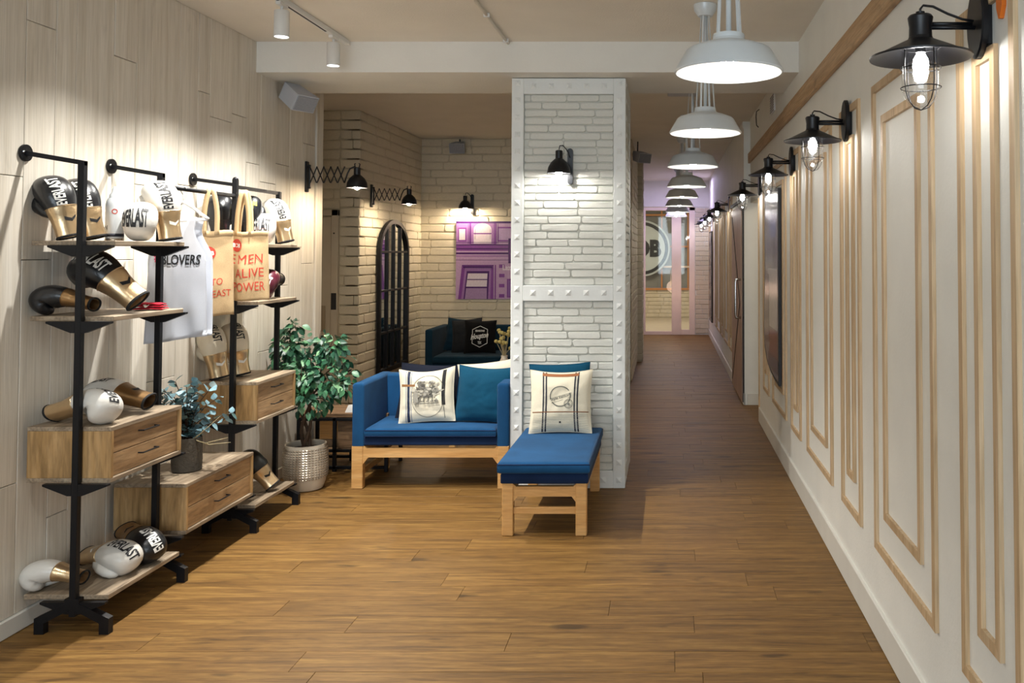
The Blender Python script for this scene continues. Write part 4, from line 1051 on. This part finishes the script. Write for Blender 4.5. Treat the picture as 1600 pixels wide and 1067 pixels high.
for c, rad in crown:
    n_ = max(5, int(292 * rad*rad / tot))
    for k in range(n_):
        d = Vector((rr.gauss(0, 1), rr.gauss(0, 1), rr.gauss(0, 1))).normalized(); p = c + d * rad * rr.uniform(.35, 1.0)
        if p.x + fx < XL + .11: p.x = XL + .11 - fx
        dd = d + Vector((0, -.25, -.75)) + Vector((rr.uniform(-.4, .4), rr.uniform(-.4, .4), 0))
        place_leaf(LFm[rr.choice((0, 0, 1, 1, 2))], ft, p, dd, rr.uniform(-.9, .9), rr.uniform(.85, 1.3))
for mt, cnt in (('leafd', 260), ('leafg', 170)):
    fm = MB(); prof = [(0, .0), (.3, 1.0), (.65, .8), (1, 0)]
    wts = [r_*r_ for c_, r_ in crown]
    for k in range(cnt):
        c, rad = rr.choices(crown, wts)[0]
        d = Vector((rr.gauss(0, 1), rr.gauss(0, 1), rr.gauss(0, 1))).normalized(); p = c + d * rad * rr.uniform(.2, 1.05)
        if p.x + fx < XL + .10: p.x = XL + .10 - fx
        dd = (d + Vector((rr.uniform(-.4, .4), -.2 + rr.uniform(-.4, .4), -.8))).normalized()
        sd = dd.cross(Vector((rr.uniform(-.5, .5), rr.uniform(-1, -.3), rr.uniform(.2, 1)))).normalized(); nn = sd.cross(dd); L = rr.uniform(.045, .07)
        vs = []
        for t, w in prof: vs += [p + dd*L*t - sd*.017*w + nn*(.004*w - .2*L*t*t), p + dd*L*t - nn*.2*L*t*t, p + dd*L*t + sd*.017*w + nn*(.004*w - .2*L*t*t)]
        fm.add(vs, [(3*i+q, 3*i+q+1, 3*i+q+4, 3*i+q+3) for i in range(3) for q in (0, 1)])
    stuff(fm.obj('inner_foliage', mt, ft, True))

# eucalyptus in a stone vase on the low drawer unit
vz = .456; vp = aty(305, 722, 4.52)
ev = thing('eucalyptus_vase', 'blue grey eucalyptus in a dark stone vase on the low drawer unit', 'plant', (-2.485, 4.50, vz))
MB().lathe([(0, 0), (.060, 0), (.070, .006), (.073, .06), (.072, .15), (.069, .172), (.062, .172), (.060, .16), (0, .10)], 32).obj('vase', 'vase', ev, 40)
LE = [leaf_mesh('leaf', 'euc', .046, .021, .1), leaf_mesh('leaf', 'eucd', .046, .017, .1)]
for k in range(25):
    a_ = rr.uniform(0, 2*pi); sp_ = rr.uniform(.05, .21); hh = rr.uniform(.14, .37)
    tip = Vector((sp_*cos(a_), sp_*sin(a_), .16 + hh * (1 - .35*sp_/.19)))
    if k < 3: tip = Vector(((-.14, -.18, -.10)[k], (.0, .06, -.10)[k], (.36, .30, .33)[k]))
    if -2.485 + tip.x < XL + .05: tip.x = XL + .05 + 2.485
    mid = Vector((tip.x*.35, tip.y*.35, .16 + (tip.z - .16)*.6))
    P = [Vector((0.02*cos(a_), .02*sin(a_), .08)), Vector((tip.x*.15, tip.y*.15, .17)), mid, tip]
    pts = [catmull(P, i/8) for i in range(9)]
    MB().tube(pts, [.0022]*9, 5).obj('stem', 'stem', ev, True)
    for i in range(8):
        t = .35 + .65*i/7; p = catmull(P, min(1, t)); d = (catmull(P, min(1, t + .05)) - catmull(P, max(0, t - .05))).normalized()
        side = d.cross(Vector((rr.uniform(-1, 1), rr.uniform(-1, 1), .3))).normalized()
        for s_ in ((1, -1) if rr.random() < .55 else (1,)): 
            dd = d*.5 + side*s_
            if -2.485 + p.x + dd.x*.05 < XL + .02: dd.x = abs(dd.x)
            place_leaf(LE[0 if rr.random() < .68 and k > 2 else 1], ev, p, dd, rr.uniform(-.8, .8), rr.uniform(.7, 1.15))
for tip, md in (((.26, -.10, .19), (.12, -.05, .15)), ((.25, -.05, .155), (.13, -.03, .14)), ((.23, -.12, .30), (.10, -.06, .20))):
    MB().tube([(.0, 0, .10), (.04, -.02, .165), md, tip], [.003, .003, .0025, .0012], 5).obj('dry_twig', 'twig', ev, True)

# rustic bench behind the ficus
rb = thing('rustic_bench', 'low rustic wood bench with black metal frame behind the ficus', 'bench', (0, 0, 0))
bx0, bx1, by0, by1, bz = -2.68, -2.02, 6.28, 6.64, .42
for k in range(3):
    w_ = (by1 - by0)/3; MB().bbox(bx0, bx1, by0 + k*w_ + .001, by0 + (k+1)*w_ - .001, bz - .03, bz, .003).obj('board', 'rustic', rb)
for x in (bx0, -2.42, bx1 - .025):
    for yy in (by0, by1 - .025): MB().bbox(x, x + .025, yy, yy + .025, 0, bz - .03, .002).obj('leg', 'black', rb)
for yy in (by0, by1 - .025):
    for z0 in (bz - .055, .14, .02): MB().bbox(bx0 + .025, bx1 - .025, yy, yy + .02, z0, z0 + .022, .002).obj('rail', 'black', rb)
MB().bbox(-2.395, bx1 - .03, by0 + .03, by1 - .03, .165, bz - .06, .003).obj('drawer_front', 'rustic', rb)
MB().bbox(bx0 + .03, bx1 - .03, by0 + .025, by1 - .03, .142, .162, .003).obj('lower_board', 'rustic', rb)
o = MB().prism([(-.045, 0), (.045, 0), (.012, .055), (-.03, .05)], lambda a_, b: (a_, b*.4, b), lambda a_, b: (a_, b*.4 + .003, b)).obj('table_card', 'whitem', None, loc=(-2.30, 6.32, bz)); tag(o, 'small white card standing on the rustic bench', 'card')

# ================================================================== SEATING
def cushion(mb, x0, x1, y0, y1, z0, z1, r=.02, puff=.008):
    n = 14
    def top(u, v):
        x = x0 + (x1-x0)*u; yy = y0 + (y1-y0)*v; e = min(u, 1-u)*(x1-x0); g = min(v, 1-v)*(y1-y0)
        k = lambda d: sqrt(max(0, 1 - (1 - min(d, r)/r)**2))
        drop = r * (1 - min(k(e), k(g))); return x, yy, drop, puff * (sin(pi*u)*sin(pi*v))**.5
    us = [0, .01, .03, .06] + [.06 + .88*i/10 for i in range(1, 10)] + [.94, .97, .99, 1]
    N_ = len(us); vs = []
    for u in us:
        for v in us:
            x, yy, d, p = top(u, v); vs.append((x, yy, z1 - d + p))
    for u in us:
        for v in us:
            x, yy, d, p = top(u, v); vs.append((x, yy, z0 + d * .6))
    fs = []; o = N_*N_
    for i in range(N_-1):
        for j in range(N_-1):
            fs.append((i*N_+j, (i+1)*N_+j, (i+1)*N_+j+1, i*N_+j+1)); fs.append((o+i*N_+j, o+i*N_+j+1, o+(i+1)*N_+j+1, o+(i+1)*N_+j))
    for i in range(N_-1):
        for (a_, b) in (((i, 0), (i+1, 0)), ((i, N_-1), (i+1, N_-1)), ((0, i), (0, i+1)), ((N_-1, i), (N_-1, i+1))):
            p, q = a_[0]*N_+a_[1], b[0]*N_+b[1]; fs.append((p, q, o+q, o+p))
    return mb.add(vs, fs)
def rail(poly, f0, f1, par, name): MB().prism(poly, f0, f1).obj(name, 'beech', par)
def frontrail(x0, x1, zt, zb, gus):     # rail with chamfered gussets, 2D in x,z
    return [(x0, zt + gus*.45), (x0 + gus*.5, zt), (x1 - gus*.5, zt), (x1, zt + gus*.45), (x1, zb - gus), (x1 - gus*.75, zb), (x0 + gus*.75, zb), (x0, zb - gus)]
# bench (chaise stool)
bx0, bx1, by0, by1 = -.925, -.452, 4.87, 5.82
sb_ = thing('upholstered_bench', 'long beech bench with blue padded top standing against the pillar', 'bench', (0, 0, 0))
lw = .062
for x in (bx0, bx1 - lw):
    for yy in (by0, by1 - .05): MB().bbox(x, x + lw, yy, yy + .05, 0, .292, .004).obj('leg', 'beech', sb_)
for yy in (by0 + .008, by1 - .045):
    MB().prism(frontrail(bx0 + lw, bx1 - lw, .272, .217, .03), lambda a_, b: (a_, yy, b), lambda a_, b: (a_, yy + .034, b)).obj('end_rail', 'beech', sb_)
    MB().bbox(bx0 + lw, bx1 - lw, yy + .004, yy + .03, .118, .156, .003).obj('stretcher', 'beech', sb_)
for x in (bx0 + .014, bx1 - .048):
    MB().prism(frontrail(by0 + .05, by1 - .05, .272, .217, .03), lambda a_, b: (x, a_, b), lambda a_, b: (x + .034, a_, b)).obj('side_rail', 'beech', sb_)
cushion(MB(), bx0 - .008, bx1 + .008, by0 - .004, by1, .288, .352, .012, 0).obj('seat_base', 'navy', sb_, 60)
cushion(MB(), bx0 - .022, bx1 + .020, by0 - .035, by1 + .0, .352, .414, .016, .006).obj('seat_pad', 'blue', sb_, 60)
pp = MB(); x0, x1, y0, y1 = bx0 - .020, bx1 + .018, by0 - .033, by1 - .002
pp.tube([(x0, y0, .402), (x1, y0, .402), (x1, y1, .402), (x0, y1, .402), (x0, y0, .402)], .004, 6); pp.obj('piping', 'navy', sb_)

# sofa
def sofa(label, loc, W_, D_, mat, base, group, seatz=.405, armz=.705):
    s_ = thing('sofa', label, 'sofa', loc, 0, group)
    aw = .082; lw = .075
    for x in (0, W_ - lw):
        for yy in (0, D_ - .06): MB().bbox(x, x + lw, yy, yy + .055, 0, .286, .004).obj('leg', 'beech', s_)
    for yy in (.008, D_ - .05): MB().prism(frontrail(lw, W_ - lw, .268, .208, .045), lambda a_, b: (a_, yy, b), lambda a_, b: (a_, yy + .036, b)).obj('long_rail', 'beech', s_)
    for x in (.012, W_ - .05):
        MB().prism(frontrail(.055, D_ - .06, .268, .208, .03), lambda a_, b: (x, a_, b), lambda a_, b: (x + .034, a_, b)).obj('side_rail', 'beech', s_)
        MB().bbox(x + .004, x + .03, .055, D_ - .06, .07, .105, .003).obj('stretcher', 'beech', s_)
    MB().bbox(.02, W_ - .02, .012, D_ - .02, .286, .345, .008).obj('seat_base', base, s_)
    # arms and back: U shaped upholstered shell, rounded top edges
    def armp(x0, x1, nm):
        n = 8; prof = [(x0, .286)] + [(x0 + .022 - .022*cos(pi/2*k/n), armz - .022 + .022*sin(pi/2*k/n)) for k in range(n+1)] + [(x1 - .022 + .022*sin(pi/2*k/n), armz - .022 + .022*cos(pi/2*k/n)) for k in range(n+1)] + [(x1, .286)]
        m = MB(); N_ = len(prof); vs = []
        stations = [(0, -.010), (.004, -.003), (.012, 0), (D_, 0)]
        cx_ = (x0 + x1)/2
        for yy, ins in stations: vs += [(x + (-ins if x < cx_ else ins), yy, z + (ins if z > .4 else 0)) for x, z in prof]
        fs = [(l*N_+k, l*N_+(k+1) % N_, (l+1)*N_+(k+1) % N_, (l+1)*N_+k) for l in range(3) for k in range(N_)] + [tuple(range(N_)), tuple(range(3*N_, 4*N_))]
        m.add(vs, fs).obj(nm, mat, s_, 50)
    armp(0, aw, 'arm'); armp(W_ - aw, W_, 'arm')
    n = 8; y0 = D_ - .10; prof = [(y0, .286)] + [(y0 + .022 - .022*cos(pi/2*k/n), armz - .022 + .022*sin(pi/2*k/n)) for k in range(n+1)] + [(D_ - .022 + .022*sin(pi/2*k/n), armz - .022 + .022*cos(pi/2*k/n)) for k in range(n+1)] + [(D_, .286)]
    MB().prism(prof, lambda a_, b: (aw, a_, b - .002), lambda a_, b: (W_ - aw, a_, b - .002)).obj('backrest', mat, s_, 50)
    cushion(MB(), aw + .004, W_ - aw - .004, -.006, D_ - .10, .345, seatz - .004, .016, .010).obj('seat_cushion', mat, s_, 60)
    m = MB()
    for z in (.352, seatz - .016): m.tube([(aw + .006, -.004, z), (W_ - aw - .006, -.004, z)], .0042, 6)
    m.obj('piping', base, s_)
    return s_
SFX = -2.118
so = sofa('bright blue two seat sofa with beech legs left of the white brick pillar', (SFX, 5.83, 0), 1.055, .58, 'blue', 'navy', 'blue sofas')
sofa('dark blue sofa against the brick back wall under the purple picture', (-2.72, 9.72, 0), 1.75, .74, 'darkteal', 'darkteal', 'blue sofas', .42, .72)

# pillows
def pillow(label, loc, rot, w, h, th, mat, seed=0, prints=None, sag=.0, group='cushions on the seats'):
    p = thing('cushion', label, 'cushion', loc, 0, group); p.rotation_euler = rot
    def sf(u, v, side, off=0):      # u,v in -1..1
        ex = 1 - .07*(1 - v*v) ; ez = 1 - .06*(1 - u*u)
        x = u*w/2*ex; z = v*h/2*ez + h/2
        tt = max(0, (1 - abs(u)**2.6) * (1 - abs(v)**2.6)) ** .62
        wr = .008*noise.noise((u*2.2 + seed, v*2.6, side*1.7 + seed)) + .004*noise.noise((u*6 + seed, v*7, side))
        # creases near the lower corners
        cr = -.010*math.exp(-((v + .62 + .12*u*(1 if seed % 2 else -1))/.07)**2) * (abs(u)**1.2)
        z -= sag * (1 - u*u) * max(0, v)
        return Vector((x, side*(th*tt + (wr + cr)*tt + off + .002), z))
    for side, nm in ((-1, 'front'), (1, 'back')):
        MB().grid(lambda a_, b: sf(2*a_ - 1, 2*b - 1, side), 30, 30).obj(nm, mat, p, True)
    edge = [(t, -1) for t in [-1 + 2*k/16 for k in range(16)]] + [(1, t) for t in [-1 + 2*k/16 for k in range(16)]] + [(t, 1) for t in [1 - 2*k/16 for k in range(16)]] + [(-1, t) for t in [1 - 2*k/16 for k in range(17)]]
    pts = []
    for u, v in edge: q = sf(u, v, -1); q.y = 0; pts.append(q)
    MB().tube(pts, .0035, 6, False).obj('piping', mat, p)
    if prints:
        P = PR(); f = lambda x, y, k: sf(x, y, -1, .0012 + .00012*k); prints(P, f); P.obj('print', 'print_', p)
    return p
def vline(P, f, x, w, col, y0=-.99, y1=.99, bend=0):
    P.line([(x + bend*(1 - (y0 + (y1-y0)*k/24)**2), y0 + (y1-y0)*k/24) for k in range(25)], w, col, f)
def arc(P, f, cx, cy, r, a0, a1, w, col, n=40, ry=None):
    P.line([(cx + r*cos(a0 + (a1-a0)*k/n), cy + (ry or r)*sin(a0 + (a1-a0)*k/n)) for k in range(n+1)], w, col, f)
def pr_map(P, f):
    for x, w, c in ((-.62, .10, '#26304a'), (-.72, .03, '#8f96a0'), (-.52, .03, '#8f96a0')): vline(P, f, x, w, c, bend=-.04)
    vline(P, f, .66, .13, '#15161c', -.42, .98); vline(P, f, .66, .02, '#4d4d4a', -.9, -.42)
    P.rect(-.93, -.40, .36, .45, '#8c6238', f, 8, 2)
    arc(P, f, .08, -.02, .62, 0, 2*pi, .016, '#55534a', 60, .84)
    rr = random.Random(5)
    for k in range(90):
        x = rr.gauss(.03, .30); y = .14 + rr.gauss(0, .24)
        if abs(x - .05) > .52 or y > .62 or y < -.38: continue
        P.blob(x, y, rr.uniform(.03, .12), rr.uniform(.03, .09), rr.choice(['#86837a', '#a5a196', '#6d6a62', '#bdb8aa', '#5a5852']), f, k, .5, 14)
    P.rect(-.42, .50, -.36, -.33, '#77736a', f, 12, 1)
    for x, h in ((-.10, .45), (.06, .38), (.22, .42)): P.line([(x, .0), (x + .05, -.15), (x + .02, -.30)], .03, '#5d5b55', f)
    for k in range(9): P.rect(-.30 + k*.08, -.26 + k*.08, -.30, -.24, '#7d7a70', f)
    P.blob(-.36, -.1, .12, .22, '#97948a', f, 91, .3)
def pr_stamp(P, f):
    for s_ in (-1, 1):
        for x in (.475, .575): vline(P, f, s_*x, .045, '#1d2030')
        vline(P, f, s_*.525, .05, '#cfc9b8')
    P.rect(-.60, .58, .86, .96, '#9c6038', f, 16, 2)
    P.rect(-.95, .95, -.36, -.33, '#8a5a38', f, 24, 1)
    for k in range(9): P.rect(-.92, .92, -.44 - k*.055, -.43 - k*.055, '#b5ad98', f, 20, 1)
    ink = '#5d5e58'
    arc(P, f, .0, .18, .34, radians(35), radians(200), .03, ink); arc(P, f, 0, .18, .34, radians(215), radians(380), .03, ink)
    P.line([(-.36, .08), (.38, .30)], .012, ink, f); P.line([(-.30, -.06), (.36, .14)], .012, ink, f)
    vs, fs = text_tris('Style Factory', .015)
    c_, s_ = cos(.29), sin(.29)
    P.tri([(.02 + x*.72*c_ - y*.13*s_, .14 + x*.72*s_ + y*.13*c_) for x, y in vs], fs, ink, f)
    arc(P, f, .28, -.08, .14, 0, 2*pi, .018, ink, 24); arc(P, f, .28, -.08, .10, 0, 2*pi, .008, ink, 24)
    P.blob(.28, -.08, .05, .05, '#8b8a80', f, 4); P.rect(-.03, .03, -.72, -.66, '#3a3a38', f)
def pr_hou(P, f):
    c = '#d9dcdc'; hexp = [(-.0, .66), (.50, .42), (.50, -.45), (0, -.70), (-.50, -.45), (-.50, .42), (0, .66)]
    P.line([hexp[0], (.25, .54)] + hexp[1:2], .03, c, f)
    for a_, b in zip(hexp, hexp[1:]): P.line([(a_[0] + (b[0]-a_[0])*k/8, a_[1] + (b[1]-a_[1])*k/8) for k in range(9)], .035, c, f)
    for s_, y, w, h in (('SEASONS', .34, .62, .13), ('TEX', -.42, .26, .16)):
        vs, fs = text_tris(s_, .03); P.tri([(x*w, y + yy*h) for x, yy in vs], fs, c, f)
    vs, fs = text_tris('Houston', .03); P.tri([(x*1.15 + .25*y*.3, .02 + y*.36 + x*.16) for x, y in vs], fs, c, f)
    P.blob(0, -.2, .05, .05, c, f, 3, .4, 10)
SEAT = .412
def at_seat(u, v, Y): return aty(u, v, Y)
pillow('cream cushion printed with grey riders on the blue sofa', (-1.655, 5.985, SEAT), (radians(-13), radians(-3), radians(4)), .385, .375, .052, 'cream', 1, pr_map, .02)
pillow('plain teal cushion on the right side of the blue sofa', (-1.285, 6.00, SEAT), (radians(-13), radians(2), radians(-5)), .395, .385, .06, 'teal', 2, None, .01)
pillow('black cushion behind the printed cushion on the blue sofa', (-1.70, 6.11, SEAT), (radians(-14), radians(3), radians(3)), .42, .385, .035, 'dark', 3)
pillow('cream cushion tucked behind the teal cushion on the blue sofa', (-1.26, 6.12, SEAT), (radians(-12), radians(-6), 0), .40, .40, .035, 'cream', 4)
pillow('cream cushion with a round stamp and dark stripes on the long bench', (-.69, 5.60, .418), (radians(-10), radians(0), radians(2)), .405, .405, .055, 'cream', 6, pr_stamp, .01)
pillow('teal cushion behind the stamped cushion against the pillar', (-.705, 5.735, .418), (radians(-8), radians(-2), 0), .405, .43, .032, 'teal', 7)
pillow('petrol blue cushion at the left end of the dark blue sofa', (-2.46, 10.17, .43), (radians(-14), radians(4), radians(-8)), .36, .38, .055, 'darkteal', 8)
pillow('charcoal cushion second from the left on the dark blue sofa', (-2.33, 10.06, .43), (radians(-16), radians(-6), radians(-8)), .37, .39, .055, 'char', 9)
pillow('black cushion with white lettering on the dark blue sofa', (-2.15, 9.93, .43), (radians(-14), 0, radians(5)), .36, .38, .055, 'blackc', 10, pr_hou)

# arched mirror on the brick side wall
am = thing('arched_mirror', 'tall arched mirror with black window bars on the brick side wall', 'mirror', (XBL + .03, 9.40, .32))
aw_, ah_ = .50, 1.62; rad = aw_
def arch(k_in, n=24):
    hw = aw_ - k_in; zs = ah_ - aw_*.72; pts = [(-hw, k_in), (hw, k_in)]
    for k in range(n+1):
        a_ = pi*k/n; pts.append((hw*cos(a_), zs + (aw_*.72 - k_in)*sin(a_)))
    return pts
MB().prism(arch(.02), lambda a_, b: (0, a_, b), lambda a_, b: (.008, a_, b)).obj('glass', 'mirror', am)
m = MB(); A_, B_ = arch(0), arch(.045); n = len(A_)
vs = [(x_, a_, b) for pts in (A_, B_) for x_ in (0, .035) for a_, b in pts]
fs = []
for i in range(n):
    j = (i+1) % n
    fs += [(i, j, n+j, n+i), (2*n+i, 3*n+i, 3*n+j, 2*n+j), (n+i, n+j, 3*n+j, 3*n+i), (i, 2*n+i, 2*n+j, j)]
m.add(vs, fs).obj('frame', 'black', am)
for yy in (-.22, 0, .22):
    zt = ah_ - aw_*.72 + aw_*.72*sqrt(max(0, 1 - (yy/aw_)**2)) - .03
    MB().bbox(.008, .028, yy - .013, yy + .013, .03, zt, .002).obj('window_bar', 'black', am)
for z in (.42, .86, 1.27): MB().bbox(.008, .026, -aw_ + .03, aw_ - .03, z - .011, z + .011, .002).obj('window_bar', 'black', am)

# purple picture
pa = aty(714, 346, YB); pb = aty(714, 467, YB); px0 = pa.x; pz1, pz0 = pa.z, pb.z; pw = .74; ph = pz1 - pz0
pt = thing('purple_picture', 'large glossy purple picture of a building facade on the back wall', 'picture', (px0, YB - .022, pz0))
MB().bbox(0, pw, -.014, .0, 0, ph, .002).obj('panel', 'darkgl', pt)
P = PR(); f = lambda x, y, k: (x*pw, -.0145 - .00012*k, y*ph)
A, B_, C_, D_, E_ = '#c3a0ca', '#83459a', '#4a1c68', '#e6d8e6', '#a274b4'
P.rect(0, 1, 0, 1, A, f); P.rect(0, 1, .62, .70, B_, f); P.rect(0, 1, .575, .60, C_, f); P.rect(0, 1, .64, .655, C_, f); P.rect(0, 1, .69, .705, C_, f); P.rect(0, 1, .545, .56, E_, f)
P.rect(.0, .24, .70, 1, E_, f); P.rect(.03, .17, .74, .92, B_, f); P.rect(.05, .15, .76, .90, D_, f); P.rect(0, 1, .975, 1, C_, f)
P.rect(.22, .66, .705, .975, B_, f); P.rect(.25, .62, .705, .975, E_, f); P.rect(.29, .58, .715, .90, D_, f)
P.poly([(.29, .90)] + [(.435 - .145*cos(pi*k/12), .90 + .075*sin(pi*k/12)) for k in range(13)], D_, f); P.rect(.29, .58, .835, .85, B_, f)
P.rect(.68, .92, .74, .93, B_, f); P.rect(.70, .90, .76, .91, '#b79ac8', f)
P.poly([(.04, 0), (.10, .44), (.62, .44), (.62, 0)], B_, f); P.poly([(.09, 0), (.15, .40), (.58, .40), (.57, 0)], E_, f); P.poly([(.13, 0), (.18, .36), (.55, .36), (.53, 0)], C_, f)
P.poly([(.17, .16), (.20, .33), (.52, .33), (.51, .16)], D_, f); P.poly([(.15, 0), (.17, .14), (.51, .14), (.51, 0)], '#a98ab8', f)
for y_ in (.42, .30, .17, .04): P.rect(.71, .80, y_ - .02, y_ + .025, B_, f)
P.rect(.86, 1, .46, .78, C_, f); P.rect(.84, 1, .02, .26, B_, f); P.rect(.86, .98, .04, .24, '#8a5aa8', f)
for k in range(5): P.line([(.87 + k*.03, .48), (.90 + k*.025, .76)], .008, B_, f)
P.rect(.64, .66, 0, .44, B_, f)
for x_ in (.20, .225, .66, .685, .945): P.rect(x_, x_ + .008, .71, .97, C_, f)
for x_, y_, w_, h_ in ((.12, .40, .48, .02), (.10, .425, .52, .008), (.31, .77, .005, .13), (.56, .77, .005, .13), (.19, .245, .33, .012), (0, .50, 1, .006), (0, .725, 1, .006)): P.rect(x_, x_ + w_, y_, y_ + h_, C_, f)
vs, fs = text_tris('Lazino', .03); P.tri([(.90 + x*.26, .405 + y*.07) for x, y in vs], fs, '#e6d8ea', f)
P.obj('print', 'art', pt)

# coffee table in the seating area with vase and bowl
ct = thing('coffee_table', 'wooden coffee table behind the blue sofa', 'table', (-1.40, 7.35, 0))
for k in range(4): MB().bbox(-.40, .40, -.34 + k*.17, -.34 + (k+1)*.17 - .003, .50, .54, .004).obj('top_board', 'cab', ct)
for x in (-.37, .32):
    for yy in (-.31, .26): MB().bbox(x, x + .05, yy, yy + .05, 0, .50, .004).obj('leg', 'beech', ct)
MB().bbox(-.34, .34, -.30, .30, .44, .50, .004).obj('apron', 'cab', ct)
vs_ = thing('flower_vase', 'vase of dried yellow flowers beside the pillar on the coffee table', 'vase', (-1.37, 7.28, .54))
MB().lathe([(0, 0), (.035, 0), (.05, .05), (.045, .12), (.025, .16), (.028, .18), (.022, .18), (.02, .16), (0, .1)], 24).obj('vase', 'glaze', vs_, 40)
for k in range(16):
    a_ = rr.uniform(0, 2*pi); s_ = rr.uniform(.01, .07); h_ = rr.uniform(.28, .42)
    if k == 0: s_, h_ = .05, .24
    MB().tube([(0, 0, .1), (s_*.3*cos(a_), s_*.3*sin(a_), .2), (s_*cos(a_), s_*sin(a_), h_)], .0018, 5).obj('stem', 'twig', vs_)
    MB().ball((s_*cos(a_), s_*sin(a_), h_), (.018, .018, .016), 8, 5).obj('flower', 'yellowf', vs_)
bw_ = thing('flower_bowl', 'bowl of dusty dried flowers on the coffee table', 'bowl', (-1.62, 7.25, .54))
MB().lathe([(0, 0), (.05, 0), (.09, .03), (.105, .055), (.10, .055), (.085, .033), (0, .01)], 24).obj('bowl', 'vase', bw_, 40)
for k in range(14):
    a_ = rr.uniform(0, 2*pi); s_ = rr.uniform(0, .08); MB().ball((s_*cos(a_), s_*sin(a_), .052 + .025*(1 - s_/.08)), (.024, .024, .02), 8, 5).obj('flower', 'dryp', bw_)

# rounded glossy mirror board on the right wall, its reflections painted on as colour
gm = thing('wall_board', 'glossy dark board with rounded lower end hanging on the right wall', 'picture', (XR - .014, 7.0, .58)); gm.scale = (1, 1.08, .92)
pts = [(-.46, .0), (-.46, 1.62), (.0, 1.66), (.36, 1.62), (.40, 1.3), (.38, .95), (.44, .6), (.47, .40), (.42, .22), (.25, .10), (0, .04), (-.25, .01)]
MB().prism(pts, lambda a_, b: (-.020, a_, b), lambda a_, b: (.0, a_, b)).obj('frame', 'gdark', gm)
P = PR(); f = lambda x, y, k: (-.0205 - .00012*k, x, y)
ins = [(x*.93, .83 + (y - .83)*.965) for x, y in pts]
P.poly(ins, '#8a8480', f); P.poly([(-.40, .2), (-.40, .42), (.1, .42), (.1, .2)], '#8a4a2c', f); P.poly([(-.40, .44), (-.40, .95), (.18, .95), (.22, .44)], '#c9c6be', f)
P.poly([(-.40, .97), (-.40, 1.55), (-.1, 1.55), (-.2, .97)], '#2c2226', f); P.poly([(-.15, 1.0), (-.08, 1.5), (.3, 1.5), (.3, 1.0)], '#6f6f78', f); P.poly([(-.30, 1.22), (-.30, 1.42), (.05, 1.42), (.05, 1.22)], '#4a66c0', f)
P.poly([(-.42, .08), (-.42, .2), (.15, .2), (.2, .08)], '#3a2c28', f); P.poly([(.10, .3), (.10, .9), (.30, .9), (.38, .3)], '#6d655c', f)
P.obj('print', 'art', gm)  # blue, white and brown patches are painted reflections
# dark picture far down the corridor
dp = thing('dark_picture', 'tall dark purple picture far down the corridor wall', 'picture', (XF - .004, 15.5, .36))
MB().bbox(-.03, 0, -.42, .42, 0, 1.6, .004).obj('frame', 'gdark', dp)
P = PR(); f = lambda x, y, k: (-.0305 - .0002*k, x, y); P.rect(-.40, .40, .02, 1.58, '#2a1c3a', f)
for k in range(40): P.blob(rr.uniform(-.36, .36), rr.uniform(.08, 1.5), .05, .05, rr.choice(['#3d2a52', '#1b1426', '#4b3560', '#5a4a6a']), f, k, .5, 9)
P.obj('print', 'art', dp)
# orange pennant at the top right
pn = MB().prism([(-.022, .16), (.022, .16), (.018, .03), (.004, 0), (-.004, 0), (-.02, .03)], lambda a_, b: (0, a_, b), lambda a_, b: (-.012, a_, b)).obj('wall_pennant', 'orange', None, loc=(XR, 2.215, 2.185))
tag(pn, 'orange pointed ornament cut by the top right edge of the photo', 'ornament')
